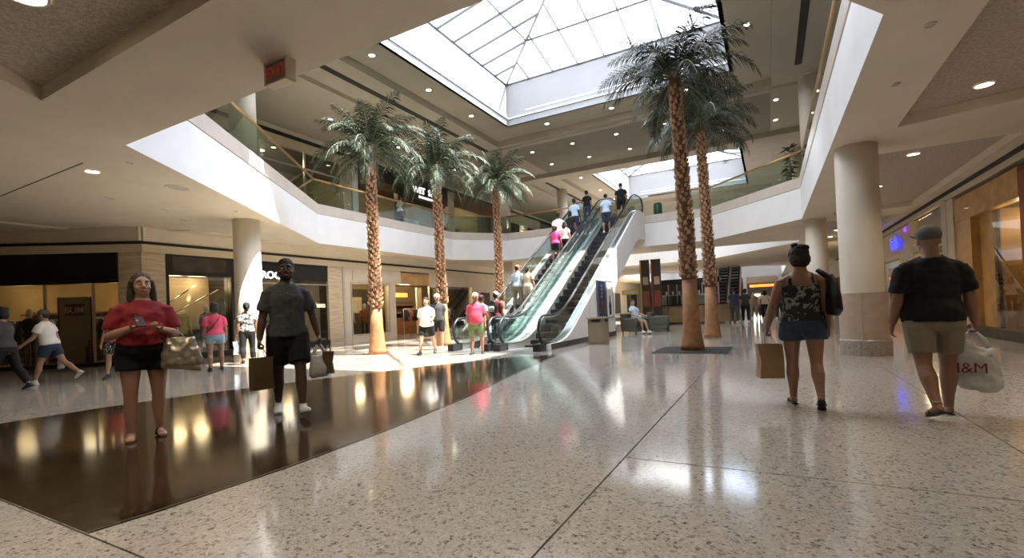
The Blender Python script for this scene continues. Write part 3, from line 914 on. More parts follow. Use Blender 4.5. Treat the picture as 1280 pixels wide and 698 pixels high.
D.box('notice_board', 'store_tan', sd_(25.5), sd_(26.6), .6, 1.3, 0, .03)
D.room(sd_(14.85), sd_(29.6), 4.2, 2.9, 'store_tan')
for a, dp, w in ((16.4,-1.2,.5),(19.4,-1.0,.7),(20.6,-1.8,.8),(22.5,-1.2,.6)):
    D.lamp(sd_(a), dp, 2.85, w, 22)
for z_ in (1.2, 1.65): D.box('display_shelf', 'wood_brown', sd_(20.4), sd_(22.6), z_, z_+.06, -3.0, -2.6)
D.box('display_back', 'store_dark', sd_(20.4), sd_(22.6), .0, 1.9, -3.1, -3.0)
D.box('display_case', 'wood_brown', sd_(20.3), sd_(22.7), 0, .95, -3.0, -2.5)
D.box('sign_panel', 'orange_glow', sd_(20.6), sd_(22.2), 2.15, 2.4, -3.1, -3.05)
D.box('room_divider', 'panel_cream', sd_(21.0), sd_(21.4), 0, 2.6, -1.45, -1.35)
D.box('dark_partition', 'store_dark', sd_(16.6), sd_(19.2), 0, 2.5, -2.5, -2.4)
D.box('poster_frame', 'cloth_cream', sd_(17.2), sd_(17.9), 1.3, 2.1, -2.4, -2.38)
D.box('dark_partition', 'store_dark', sd_(23.2), sd_(28.2), 0, 2.6, -2.0, -1.9)
p = D.P(sd_(15.6), -.8); mannequin(p.x, p.y, pi/2, 'cloth_cream', 'cloth_dark', 'mannequin in a cream print top in the panelled shop window', True)
p = D.P(sd_(16.6), -.9); mannequin(p.x, p.y, pi/2-.3, 'cloth_rust', 'cloth_dark', 'mannequin in a rust top in the panelled shop window', True)
p = D.P(sd_(20.0), -1.0); clothes_rack(p.x, p.y, pi/2, ['cloth_dark','cloth_rust','cloth_dark','cloth_dark'], 'rack seen through the open doorway', 1.1)
p = D.P(sd_(22.9), -.8); clothes_rack(p.x, p.y, pi/2, ['cloth_dark','cloth_blue','cloth_white','cloth_dark'], 'rack behind the second sunlit palm', 1.2)
p = D.P(sd_(15.7), -.75)

# ---- right side: wood clad store
R = Front((4.55,13.0), (4.55,46), CAMP, 'wood_clad_store', 'orange wood clad shop front beside the man carrying the white bag')
def sr(y): return y - 13.0
R.box('end_pier', 'red_brick', sr(7), sr(13.55), 0, 3.5, -.3, .03)
R.box('plinth', 'store_dark', sr(13.0), sr(18.3), 0, .22, -.2, .06)
R.box('header', 'wood_orange', sr(13.55), sr(17.4), 3.0, 3.62, -.2, .04)
R.box('wood_panel', 'wood_orange', sr(15.3), sr(16.3), .22, 3.0, -.2, -.15)
R.box('wood_panel', 'wood_orange', sr(16.32), sr(17.4), .22, 3.62, -.25, .02)
R.box('wood_seam', 'store_dark', sr(15.26), sr(15.3), .22, 3.0, -.2, -.13)
R.box('wood_pier', 'panel_cream', sr(17.45), sr(18.0), .22, 3.7, -.2, .06)
R.box('metal_strip', 'trim_metal', sr(18.05), sr(18.5), 0, 3.75, -.2, .06)
R.box('glass_pane', 'glass_store', sr(13.58), sr(15.3), .24, 2.98, -.1, -.085)
RT = Front((4.55,5.0), (4.55,46), CAMP, 'trim_2', 'cream band with a dark slot above the wood clad and neon sign shops', 'cornice', kind='structure')
RT.box('upper_band', 'panel_cream', 0, 25, 3.74, 3.89, -.3, .02)
RT.box('shadow_slot', 'dark_slot', 0, 39, 3.89, 4.03, -.1, .1)
RT.box('slot_trim', 'ceiling_paint', 0, 39, 4.03, 4.12, -.1, .22)
R.room(sr(8), sr(18.4), 4, 3.1, 'wood_brown', 'store_dark')
R.box('inner_wall', 'wood_orange', sr(16.0), sr(16.1), 0, 3.1, -2.5, -.25)
for a, dp in ((14.6,-.5),(15.2,-.9),(15.5,-1.3)):
    R.lamp(sr(a), dp, 3.08, .25, 8)
R.box('wall_shelf', 'wood_brown', sr(13.0), sr(15.0), 1.5, 1.55, -1.3, -1.0); R.box('wall_shelf', 'wood_brown', sr(13.0), sr(15.0), 1.1, 1.15, -1.3, -1.0)
R.box('light_shelf', 'tube_glow', sr(13.7), sr(14.3), 1.42, 1.45, -1.0, -.98)
R.box('white_card', 'cloth_white', sr(13.62), sr(13.8), 2.1, 2.4, -.12, -.105)
p = R.P(sr(13.9), -.6); mannequin(p.x, p.y, -pi/2, 'cloth_white', 'cloth_dark', 'mannequin in a white top behind the wood clad shop window', True)
p = R.P(sr(14.6), -.8); mannequin(p.x, p.y, -pi/2, 'cloth_grey', 'cloth_grey', 'mannequin in grey behind the wood clad shop window', True)

# ---- store with blue neon sign
N = Front((4.55,18.5), (4.55,46), CAMP, 'neon_sign_store', 'glass fronted shop with a blue neon sign beyond the wood clad shop')
def sn(y): return y - 18.5
N.box('glass_pane', 'glass_store', sn(18.55), sn(21.9), 2.75, 3.68, -.1, -.085)
N.box('transom', 'panel_cream', sn(18.5), sn(28.5), 2.55, 2.72, -.15, .05)
N.box('pier', 'panel_cream', sn(21.9), sn(22.3), 0, 3.7, -.15, .04)
N.box('glass_pane', 'glass_store', sn(18.6), sn(20.2), .1, 2.55, -.1, -.085)
N.box('door_leaf', 'glass_store', sn(22.4), sn(23.8), .05, 2.5, -.1, -.085)
N.frame('door_frame', 'trim_metal', sn(22.3), sn(24.0), 0, 2.55, .07)
N.box('glass_pane', 'glass_store', sn(24.2), sn(28.3), .1, 2.5, -.1, -.085)
N.box('pier', 'panel_cream', sn(28.3), sn(28.8), 0, 3.7, -.15, .04)
N.box('upper_panel', 'panel_cream', sn(22.3), sn(28.5), 2.72, 3.7, -.15, -.05)
N.room(sn(18.6), sn(28.8), 3.6, 3.7, 'store_tan', 'store_dark')
N.text('neon_letters', 'bolls', 'neon_blue', sn(24.7), 3.18, .68, .06)
N.box('neon_dot', 'neon_violet', sn(22.75), sn(23.0), 3.45, 3.6, .03, .06)
for a, dp in ((20,-1.2),(23,-1.5),(26,-1.2)):
    N.lamp(sn(a), dp, 3.3, .4, 16)
N.box('wall_case', 'wood_orange', sn(22.4), sn(25), 0, 2.2, -3.5, -3.2)
p = N.P(sn(20.9), -.9); clothes_rack(p.x, p.y, pi/2, ['cloth_cream','cloth_white','cloth_grey','cloth_white'], 'rack inside the neon sign shop', 1.0)
# shops further along
G = Front((4.55,28.8), (4.55,46), CAMP, 'distant_shop', 'row end shop with a white lit sign past the neon sign shop')
G.box('glass_pane', 'glass_store', .3, 5.5, .1, 2.5, -.1, -.085)
G.box('transom', 'panel_cream', .05, 12, 2.5, 3.7, -.15, .04)
G.box('sign_box', 'tube_glow', .5, 2.3, 2.1, 2.45, .0, .1)
for a in (.05, 5.6, 8): G.box('pier', 'panel_cream', a, a+.3, 0, 2.5, -.15, .05)
G.room(.1, 12, 3, 3.6, 'store_yellow', 'store_tan')
G.lamp(3, -1.5, 3.3, .6, 20)
cornice((4.6,46.0), (4.6,79), (0,50), 'plain cornice along the farthest shops')
E2 = Front((4.55,41), (4.55,79), (0,60), 'far_shop_wall', 'plain beige shop wall at the far end of the mall')
E2.box('panel', 'panel_cream', 0, 38, 0, 3.96, -.2, 0)
for k in range(4): E2.box('dark_window', 'store_dark', 2+8*k, 7+8*k, .2, 2.6, 0, .02)
E3 = Front((-16,42), (-16,79), (0,60), 'far_shop_wall', 'plain beige shop wall beyond the panelled shop at the far end')
E3.box('panel', 'panel_cream', 0, 37, 0, 3.96, -.2, 0)
for k in range(4): E3.box('dark_window', 'store_dark', 2+8*k, 7+8*k, .2, 2.6, 0, .02)

# ---- upper level shops on the sunlit side
U = Front((-17.5,6), (-17.5,44), CAMP, 'upper_glazed_shop', 'upper level glazed shop row with dark cornice behind the sunlit palms')
def su(y): return y - 6
U.box('cornice_slot', 'dark_slot', 0, 38, 8.72, 8.86, -.2, .06)
U.box('cornice_band', 'ceiling_paint', 0, 38, 8.86, 9.06, -.2, .02)
U.box('header', 'panel_cream', 0, su(16.2), 8.35, 8.72, -.2, .0)
for a in (8.0, 10.0, 12.0, 14.1):
    U.box('glass_pane', 'glass_clear', su(a)+.04, su(a+2.0)-.04, ZF+.1, 8.35, -.1, -.085)
    U.box('mullion', 'alu', su(a)-.04, su(a)+.04, ZF, 8.35, -.12, -.04)
U.box('transom', 'alu', su(8), su(16.1), 7.6, 7.66, -.12, -.04)
U.box('pier', 'panel_cream', su(16.1), su(16.6), ZF, 8.72, -.2, .05)
U.box('white_pier', 'alu_white', su(16.65), su(17.0), ZF, 8.72, -.2, .08)
U.box('header', 'black_panel', su(17.0), su(24.5), 8.05, 8.72, -.2, .0)
U.box('header_trim', 'wood_brown', su(17.0), su(24.5), 7.75, 8.05, -.25, -.03)
U.room(su(7), su(28), 4, 8.6, 'store_tan', 'store_dark', z0=ZF)
U.box('glass_pane', 'glass_clear', su(21.3), su(24.4), ZF+.1, 7.75, -.1, -.085)
U.box('jamb', 'black_panel', su(19.9), su(20.3), ZF, 8.05, -.25, .03)
U.box('pier', 'panel_cream', su(24.5), su(25.1), ZF, 8.72, -.2, .05)
U.box('glass_pane', 'glass_clear', su(25.1), su(29.5), ZF+.1, 7.9, -.1, -.085)
U.box('header', 'wood_brown', su(25.1), su(30), 7.9, 8.72, -.2, 0)
U.box('pier', 'panel_cream', su(30), su(38), ZF, 8.72, -.2, .05)
U.box('dark_window', 'store_dark', su(31), su(34), 6.6, 7.9, .05, .07)
U.box('dark_window', 'store_dark', su(35.5), su(37), 6.2, 7.9, .05, .07)
for a in (10, 13, 18.5, 22, 26.5):
    U.lamp(su(a), -1.6, 8.5, .5, 14)
for a0, a1, c in ((9,10.6,'wood_brown'),(11.4,12.8,'store_dark'),(13.6,15.5,'wood_brown'),(22.2,23.6,'cloth_white'),(26,28,'wood_brown')):
    U.box('display_unit', c, su(a0), su(a1), ZF, ZF+1.5, -2.0, -1.6)
bs = thing('hanging_sign', 'black sign board with white lettering above the upper walkway shop', 'sign', (-17.2,22.0,7.6))
MB().box(-17.25, -17.18, 20.5, 23.6, 7.55, 8.4).build('board', 'black_panel', bs, world=True)
for y_ in (21.0, 23.1): MB().box(-17.5, -17.25, y_-.03, y_+.03, 8.1, 8.16).build('bracket', 'alu', bs, world=True)
text_part('sign_letters', 'WET  SEAL', 'letter_white', bs, .5, face_matrix((-17.17,22.0,8.08), (0,1,0)), bold=True)
for q in range(7): MB().box(-17.18, -17.165, 21.3+.26*q, 21.48+.26*q, 7.66, 7.78).build('small_print', 'letter_white', bs, world=True)
# upper far and right walls
UR = Front((4.6,2), (4.6,44), CAMP, 'upper_shop_wall', 'beige upper level shop wall above the wood clad shop')
UR.box('panel', 'panel_cream', 0, 42, ZF, 9.22, -.2, 0)
for k in range(4): UR.box('glass_pane', 'glass_clear', 3+9*k, 9+9*k, ZF+.1, 8.2, .0, .015)

# ---- exit sign hanging below the near beam
ex = thing('exit_sign', 'small square exit sign with dark red letters under the near beam', 'sign', (-4.66,3.46,ZS))
MB().box(-.17, .17, -.05, .05, -.23, -.02).build('housing', 'exit_box', ex)
MB().box(-.18, .18, -.06, .06, -.245, -.23).build('bottom_lip', 'panel_cream', ex)
for s_ in (-1, 1): MB().box(s_*.175-.012, s_*.175+.012, -.06, .06, -.24, 0).build('side_lip', 'panel_cream', ex)
text_part('exit_letters', 'EXIT', 'exit_red', ex, .17, Matrix.Translation((0,-.052,-.125)) @ Matrix.Rotation(pi/2, 4, 'X'), extrude=.004, world=False, bold=True)
# ------------------------------------------------------------------ escalators
mat('esc_panel', (.72, .73, .72), .35, metal=.2)
mat('denim_poster', (.16, .22, .42), .5)
mat('esc_steel', (.42, .44, .44), .32, metal=.9)
Y0, YB, YT, Y1 = 11.75, 13.1, 22.4, 23.9           # lower end, start and end of incline, upper end
TAN = ZF/(YT-YB)
def esc_z(y):
    """walking line height along an escalator, with rounded transitions"""
    def soft(u, r=.7):
        return 0 if u <= -r else (u if u >= r else (u+r)**2/(4*r))
    return TAN*(soft(y-YB) - soft(y-YT))
ys_path = [Y0 + (Y1-Y0)*k/60 for k in range(61)]
def escalator(xl, xr, label, riders=None):
    t = thing('escalator', label, 'escalator', ((xl+xr)/2, Y0, 0))
    B_ = lambda mb, nm, m, sm=False: mb.build(nm, m, t, smooth=sm, world=True)
    ci, co = xl+.13, xr-.13
    # steps
    run = .40; y = YB-.75; k = 0
    stp = None
    while y < YT+.75:
        z = esc_z(y+run/2)
        if stp is None:
            mb = MB(); mb.box(ci+.01, co-.01, 0, run, -.17, -.012)
            for q in range(10):
                w_ = (co-ci-.04)/10
                mb.box(ci+.02+q*w_, ci+.02+(q+.6)*w_, 0, run, -.012, 0)
            mb.v = [(p[0]-t.location.x, p[1], p[2]) for p in mb.v]
            stp = mb.build('step', 'step_metal', t)
            me = MB(); me.box(ci+.012, co-.012, -.004, .012, -.02, .002); me.v = [(p[0]-t.location.x, p[1], p[2]) for p in me.v]
            nose = me.build('step_nosing', 'step_edge', stp)
            stp.location = (0, y-Y0, z)
        else:
            o = inst(stp, 'step', t, (0, y-Y0, z)); inst(nose, 'step_nosing', o)
        y += run; k += 1
    B_(MB().box(ci, co, Y0-.55, YB-.72, -.01, .012), 'comb_plate', 'esc_steel')
    B_(MB().box(ci, co, YT+.72, Y1+.9, ZF-.01, ZF+.012), 'comb_plate', 'esc_steel')
    for side_, xb in ((-1, xl), (1, xr)):
        # skirt and deck
        low = [(y_, esc_z(y_)-.22) for y_ in ys_path]; top = [(y_, esc_z(y_)+.2) for y_ in ys_path]
        xi = xb - side_*.13
        B_(MB().strip_x(low, [(a, b+.4) for a, b in low], min(xi, xi+side_*.02), max(xi, xi+side_*.02)), 'skirt_panel', 'esc_steel')
        B_(MB().strip_x([(a, b-.035) for a, b in top], top, min(xi, xb+side_*.1), max(xi, xb+side_*.1)), 'deck', 'alu')
        # glass balustrade in panels
        n = 10
        for q in range(n):
            ya = Y0+.15+(Y1-Y0-.3)*q/n+.01; yb = Y0+.15+(Y1-Y0-.3)*(q+1)/n-.01
            yy = [ya+(yb-ya)*w/6 for w in range(7)]
            B_(MB().strip_x([(a, esc_z(a)+.2) for a in yy], [(a, esc_z(a)+.9) for a in yy], xb-.006, xb+.006), 'glass_panel', 'glass_teal')
        # rounded newel glass at both ends
        for yc, zc, sg in ((Y0+.12, 0, -1), (Y1-.12, ZF, 1)):
            arc = [(yc + sg*.33*sin(a), zc+.56-.33*cos(a)*1.03) for a in [pi*w/14 for w in range(15)]]
            mb = MB(); mb.prism_x(arc + [(yc, zc+.2)], xb-.006, xb+.006)
            B_(mb, 'newel_glass', 'glass_teal')
        # handrail loop
        path = [(xb, y_, esc_z(y_)+.94) for y_ in ys_path if Y0+.1 < y_ < Y1-.1]
        lo = [(xb, Y0+.12-.37*sin(a), .56+.38*cos(a)) for a in [pi*w/12 for w in range(13)]]
        hi = [(xb, Y1-.12+.37*sin(a), ZF+.56+.38*cos(a)) for a in [pi*w/12 for w in range(13)]]
        full = list(reversed(lo)) + path + hi
        B_(MB().tube(full, [(.042, .03)]*len(full), 10, ref=(1,0,0)), 'handrail', 'rubber', True)
        inner = [(p[0], p[1], p[2]-.045) for p in path]
        B_(MB().tube(inner, [(.022, .014)]*len(inner), 6, ref=(1,0,0)), 'rail_profile', 'chrome', True)
        B_(MB().box(xb-.1, xb+.1, Y0-.42, Y0+.3, 0, .2), 'newel_base', 'rubber')
    return t
esL = escalator(-8.2, -7.02, 'black stepped escalator crowded with riders going up')
esR = escalator(-6.66, -5.46, 'black stepped escalator with white support wall and only two riders')
# cladding under and beside the escalators
def cladding(xa, xb, label, down):
    yy = ys_path
    lo = []
    for y in yy:
        lo.append((y, max(0.0, esc_z(y)-1.15)) if not (down and y < 18.1) else (y, 0.0))
    hi = [(y, esc_z(y)+.165) for y in yy]
    o = MB().strip_x(lo, hi, xa, xb)
    return o
tr = esR
cladding(-5.46+.0, -5.3, '', True).build('side_panel', 'paint_white', tr, world=True)
cladding(-8.36, -8.2, '', False).build('side_panel', 'paint_white', esL, world=True)
cladding(-7.02+.0, -6.66, '', False).build('centre_panel', 'esc_panel', tr, world=True)
mb = MB()
lo = [(y, max(0.0, esc_z(y)-1.14)) for y in ys_path if y >= 14.3]; hi = [(a, b+.55) for a, b in lo]
mb.strip_x(lo, hi, -6.68, -5.46); mb.build('truss_underside', 'ceiling_paint', tr, world=True)
MB().strip_x(lo, hi, -8.2, -7.0).build('truss_underside', 'ceiling_paint', esL, world=True)
MB().box(-5.3, -5.285, Y0+.2, 18.1, 0, .16).build('base_strip', 'joint', tr, world=True)
MB().box(-6.66, -5.46, 18.0, 18.1, 0, 2.0).build('end_wall', 'paint_white', tr, world=True)
MB().box(-8.3, -7.0, 18.0, 18.1, 0, 2.0).build('end_wall', 'paint_white', esL, world=True)
MB().box(-5.3, -5.296, 15.2, 15.21, .2, 2.3).build('panel_joint', 'alu', tr, world=True)
MB().box(-5.3, -5.296, 17.0, 17.01, .2, 2.6).build('panel_joint', 'alu', tr, world=True)
# floor plate before the escalators
tag(MB().box(-8.5, -5.1, 10.85, 11.4, 0, .006).build('entry_mat', 'esc_steel'), 'steel entry plate at the foot of the escalators', 'floor plate', kind='structure')
# two posters on the support wall
for nm, y0, y1, z0, z1, m, lb in (('poster', 15.95, 16.75, .75, 2.0, 'poster_navy', 'navy poster with pale lettering on the escalator wall'),
                                  ('poster', 16.95, 17.7, .72, 2.02, 'cloth_white', 'white poster with a dark bottle shape on the escalator wall')):
    t = thing(nm, lb, 'poster', (-5.3, (y0+y1)/2, z0))
    MB().box(-5.298, -5.25, y0, y1, z0, z1).build('panel', m, t, world=True)
    if m == 'poster_navy':
        for q in range(4): MB().box(-5.25, -5.245, y0+.3+.03*(q%2), y0+.5+.05*(q%3), 1.42+.13*q, 1.50+.13*q).build('pale_print', 'denim_poster', t, world=True)
        MB().box(-5.25, -5.245, y0+.3, y0+.55, 1.0, 1.3).build('red_print', 'sign_red', t, world=True)
    else:
        pr = [(0,.08),(.13,.08),(.14,.45),(.05,.6),(.05,.78),(0,.78)]
        mb = MB(); mb.prism_x([(a+(y0+y1)/2, b+z0) for a, b in pr] + [(-a+(y0+y1)/2, b+z0) for a, b in reversed(pr)], -5.25, -5.244)
        mb.build('bottle_print', 'cloth_dark', t, world=True)
    yt = (y0+y1)/2
    for a_, b_ in ((y0-.03,y0),(y1,y1+.03)): MB().box(-5.298, -5.24, a_, b_, z0-.03, z1+.03).build('frame_side', 'alu_bar', t, world=True)
    for a_, b_ in ((z0-.03,z0),(z1,z1+.03)): MB().box(-5.298, -5.24, y0, y1, a_, b_).build('frame_rail', 'alu_bar', t, world=True)
    MB().tube([(-5.28, y0+.1, z1), (-5.28, yt, z1+.55)], .004, 4).build('hanging_wire', 'alu', t, world=True)
    MB().tube([(-5.28, y1-.1, z1), (-5.28, yt, z1+.55)], .004, 4).build('hanging_wire', 'alu', t, world=True)
# ------------------------------------------------------------------ palms
mat('frond_green', (.030, .047, .025), .48, var=.35, vscale=3, spec=.35)
mat('rachis_green', (.16, .17, .09), .45)
mat('trunk_smooth', (.33, .16, .068), .7, var=.25, vscale=7, bump=.25, bscale=18)
mat('trunk_rough', (.13, .062, .03), .85, var=.35, vscale=14, bump=.5, bscale=30)
mat('boot', (.40, .235, .13), .8, var=.35, vscale=9)
mat('grate', (.035, .033, .03), .75, spec=.2)
rp = random.Random(5)
def frond_mesh(e0, droop, L, seed):
    r_ = random.Random(seed)
    N = 16; pts = []; x = z = 0.0
    for k in range(N+1):
        t = k/N
        pts.append((x, 0, z, t))
        a = radians(e0) - radians(droop)*(t**1.25)
        x += cos(a)*L/N; z += sin(a)*L/N
    mb = MB()
    rach = MB(); rach.tube([(p[0],p[1],p[2]) for p in pts], [.020*(1-.85*p[3])+.003 for p in pts], 5, ref=(0,1,0))
    nl = 40
    for side_ in (-1, 1):
        for k in range(nl):
            t = .10 + .9*(k+r_.random()*.6)/nl
            f = min(N-1, int(t*N)); u = t*N - f
            p0 = Vector(pts[f][:3]).lerp(Vector(pts[min(N,f+1)][:3]), min(1,u))
            tg = (Vector(pts[min(N,f+1)][:3]) - Vector(pts[f][:3])).normalized()
            nrm = Vector((0,1,0)).cross(tg)
            if nrm.z < 0: nrm = -nrm
            ll = L*.27*(sin(pi*min(1, (t*.86+.12)))**.6)*(.85+.3*r_.random())
            fw = .55 + .5*t
            d = (Vector((0,side_,0))*1.0 + tg*fw + nrm*(.25-.35*r_.random()) + Vector((0,0,-.35*r_.random()))).normalized()
            d2 = (d + Vector((0,0,-.55-.5*r_.random())) ).normalized()
            m = p0 + d*ll*.5; e = m + d2*ll*.5
            w = .0135*(1.15-.4*t) * (L/1.7)
            wv = tg*w
            o = len(mb.v)
            mb.add([p0-wv*.7, p0+wv*.7, m+wv, m-wv, e], [(0,1,2,3), (3,2,4)])
    return mb, rach
VAR = []
for i, (e0, dr, L) in enumerate(((86,22,1.5),(72,60,1.75),(60,85,1.9),(46,100,1.95),(30,105,1.95),(12,95,1.9),(-10,75,1.75),(-34,48,1.5))):
    for q in range(2):
        VAR.append((e0, dr, L, 100+i*10+q))
FR = {}
def palm(x, y, h, label, seed, lean=(0,0), sc=1.0, smooth_h=1.4, nf=36, grate=False):
    r_ = random.Random(seed)
    t = thing('palm_tree', label, 'palm tree', (x, y, 0.012 if grate else 0), group='preserved palms in the atrium')
    def ax(z): k = z/h; return Vector((lean[0]*k*k, lean[1]*k*k, z))
    zs = [0,.12,.4,.8,smooth_h]
    MB().tube([ax(z) for z in zs], [.27,.255,.215,.185,.165], 20).build('trunk_foot', 'trunk_smooth', t, smooth=True)
    zz = [smooth_h-.05 + (h-smooth_h+.05)*k/24 for k in range(25)]
    MB().tube([ax(z) for z in zz], [.172*(1-.33*(z-smooth_h)/(h-smooth_h)) for z in zz], 16).build('trunk', 'trunk_rough', t, smooth=True)
    mb = MB(); z = smooth_h-.02; k = 0; ga = 2.39996
    while z < h-.25:
        f = (z-smooth_h)/(h-smooth_h)
        rr = .168*(1-.33*f); a = k*ga + r_.uniform(-.25,.25)
        c = ax(z); o = Vector((cos(a), sin(a), 0)); s_ = Vector((-sin(a), cos(a), 0)); upv = Vector((0,0,1))
        ln = r_.uniform(.05,.10)*(1.3 if z < smooth_h+.5 else 1); wd = r_.uniform(.035,.058); ht = r_.uniform(.05,.085)
        b0 = c + o*(rr-.015)
        tip = b0 + o*ln*.75 + upv*(ht*1.15)
        mb.add([b0-s_*wd-upv*ht*.5, b0+s_*wd-upv*ht*.5, b0+s_*wd*.8+upv*ht*.5, b0-s_*wd*.8+upv*ht*.5,
                tip-s_*wd*.45, tip+s_*wd*.45, b0+o*ln*.55-upv*ht*.1-s_*wd*.7, b0+o*ln*.55-upv*ht*.1+s_*wd*.7],
               [(0,1,7,6), (6,7,5,4), (4,5,2,3), (0,6,4,3), (1,2,5,7)])
        z += .0155*(1+.1*r_.random()); k += 1
    bo = mb.build('leaf_base', 'boot', t); bo['kind'] = 'stuff'
    # crown shaft and fronds
    tp = ax(h)
    MB().tube([ax(h-.35), ax(h-.1), tp+Vector((0,0,.12)), tp+Vector((0,0,.3))], [.12,.14,.11,.03], 12).build('crown_shaft', 'trunk_rough', t, smooth=True)
    order = []
    counts = (2,4,6,7,8,8,6,3)
    for i, n_ in enumerate(counts):
        for q in range(max(1, round(n_*nf/44))): order.append((i, q, n_))
    for i, q, n_ in order:
        v = VAR[i*2 + (q % 2)]
        if v not in FR:
            m1, m2 = frond_mesh(*v)
            a = m1.build('frond', 'frond_green', t); b = m2.build('rachis', 'rachis_green', a, smooth=True)
            FR[v] = (a.data, b.data); o = a
        else:
            o = bpy.data.objects.new('frond', FR[v][0]); C.objects.link(o); o.parent = t
            b = bpy.data.objects.new('rachis', FR[v][1]); C.objects.link(b); b.parent = o
        rz = 2*pi*(q + .5*(i % 2) + r_.uniform(-.22,.22))/n_ + i*1.1 + seed
        s_ = sc*r_.uniform(.9,1.1)
        o.location = tp + Vector((cos(rz)*.05, sin(rz)*.05, .1 - .02*i))
        o.rotation_euler = (r_.uniform(-.12,.12), r_.uniform(-.08,.08), rz)
        o.scale = (s_, s_, s_)
    return t
palm(-10.18, 10.46, 5.95, 'sunlit palm tree with orange trunk foot, first of three beside the escalators', 1, (0,0), .98, 1.38)
palm(-10.04, 13.5, 6.1, 'sunlit palm tree between the other two beside the escalators', 2, (-.05,0), .98, 1.5)
palm(-9.9, 17.3, 6.35, 'sunlit palm tree closest to the escalator landing', 3, (0,0), .95, 1.6)
palm(-1.68, 11.97, 6.45, 'tall dark palm tree with thick trunk standing on a metal floor plate', 4, (-.14,-.05), 1.0, 1.7, grate=True)
palm(-1.68, 16.29, 6.75, 'dark palm tree behind the one on the metal floor plate', 6, (-.1,0), 1.0, 1.65)
gp = thing('tree_plate', 'dark metal plate in the floor around the thick palm trunk', 'floor plate', (-1.68, 11.97, 0))
for k in range(2):
    MB().box(-.8 if k == 0 else .006, -.006 if k == 0 else .8, -.8, .8, .001, .012).build('plate_half', 'grate', gp)
# ------------------------------------------------------------------ furniture and kiosks
mat('bin_tan', (.30, .235, .15), .55, var=.08, vscale=5)
mat('bin_top', (.38, .32, .23), .5)
mat('sofa_green', (.085, .095, .07), .7, var=.1, vscale=6, bump=.2, bscale=30)
mat('counter_tan', (.27, .19, .10), .5, var=.15, vscale=3)
mat('counter_top', (.03, .028, .026), .25)
mat('machine_steel', (.5, .5, .5), .3, metal=.8)
mat('banner_dark', (.035, .022, .016), .6)
mat('banner_gold', (.45, .36, .10), .5)
mat('green_bin', (.02, .10, .05), .5)
mat('leaf_green', (.04, .10, .035), .5, var=.2, vscale=6)
mat('pot', (.25, .2, .15), .6)
def litter_bin(x, y, rz):
    t = thing('litter_bin', 'square tan litter bin standing beside the escalator wall', 'litter bin', (x, y, 0), rz)
    MB().prism([(-.25,-.25),(.25,-.25),(.25,.25),(-.25,.25)], .0, .76).build('bin_body', 'bin_tan', t)
    for q in range(4):
        a = q*pi/2; o = MB().box(-.21,.21,.25,.262,.06,.62).build('side_panel', 'bin_tan', t); o.rotation_euler = (0,0,a)
        o = MB().box(-.13,.13,.25,.268,.665,.735).build('slot', 'dark_slot', t); o.rotation_euler = (0,0,a)
    MB().box(-.29,.29,-.29,.29,.76,.80).build('bin_lid', 'bin_top', t)
    MB().box(-.2,.2,-.2,.2,.80,.815).build('lid_tray', 'bin_tan', t)
    return t
litter_bin(-4.62, 13.95, .05)
def armchair(x, y, rz, label):
    t = thing('armchair', label, 'armchair', (x, y, 0), rz, 'lounge chairs behind the escalator')
    def soft(bx, nm, par=t, m='sofa_green', b=.04):
        o = MB().box(*bx).build(nm, m, par); md = o.modifiers.new('b', 'BEVEL'); md.width = b; md.segments = 3
        return o
    soft((-.42,.42,-.38,.40,.10,.30), 'seat_frame'); soft((-.27,.27,-.40,.22,.30,.46), 'seat_cushion')
    soft((-.42,.42,.22,.42,.28,.80), 'backrest')
    for q in (-1, 1):
        soft((min(q*.27,q*.43),max(q*.27,q*.43),-.40,.30,.28,.62), 'armrest')
        for w in (-.32, .34): MB().lathe([(.025,0),(.03,.1)], 10, q*.36, w).build('leg', 'rubber', t)
armchair(-4.70, 18.75, radians(62), 'grey green armchair with its side to the escalator wall')
armchair(-4.15, 20.4, radians(95), 'grey green armchair behind the first one near the hanging banners')

# coffee kiosk
kx0, kx1, ky = -5.75, -2.35, 27.0
k = thing('coffee_kiosk', 'coffee kiosk with tan counter, dark top and shelf frame behind the palms', 'kiosk', (-4, ky, 0))
for q in range(4):
    xa = kx0+(kx1-kx0)*q/4
    MB().box(xa+.01, xa+(kx1-kx0)/4-.01, ky, ky+.06, .08, .98).build('counter_panel', 'counter_tan', k, world=True)
MB().box(kx0, kx1, ky+.05, ky+.65, .08, .98).build('counter_body', 'counter_tan', k, world=True)
MB().box(kx0+.03, kx1-.03, ky+.05, ky+.6, 0, .08).build('toe_kick', 'dark_slot', k, world=True)
MB().box(kx0-.06, kx1+.06, ky-.08, ky+.72, .98, 1.04).build('counter_top', 'counter_top', k, world=True)
mb = MB(); pr = [(kx1, ky), (kx1+.55, ky+.25), (kx1+.8, ky+.8), (kx1+.8, ky+2.6), (kx1+.3, ky+2.6), (kx1+.2, ky+.9), (kx1, ky+.65)]
mb.prism(pr, .08, .98); mb.build('counter_end', 'counter_tan', k, world=True)
mb = MB(); mb.prism([(p[0]+.02, p[1]-.02) for p in pr], .98, 1.04); mb.build('counter_end_top', 'counter_top', k, world=True)
for x in (kx0+.1, kx0+.75, kx0+1.2, kx1-.9, kx1-.1):
    MB().box(x-.03, x+.03, ky+.5, ky+.56, 1.04, 2.15).build('shelf_post', 'machine_steel', k, world=True)
MB().box(kx0, kx1, ky+.2, ky+.9, 2.15, 2.42).build('canopy', 'counter_top', k, world=True)
MB().box(kx0+.1, kx1-.1, ky+.45, ky+.62, 1.55, 1.58).build('shelf', 'machine_steel', k, world=True)
MB().box(kx0+.1, kx1-.1, ky+1.4, ky+1.5, .1, 2.3).build('back_panel', 'store_dark', k, world=True)
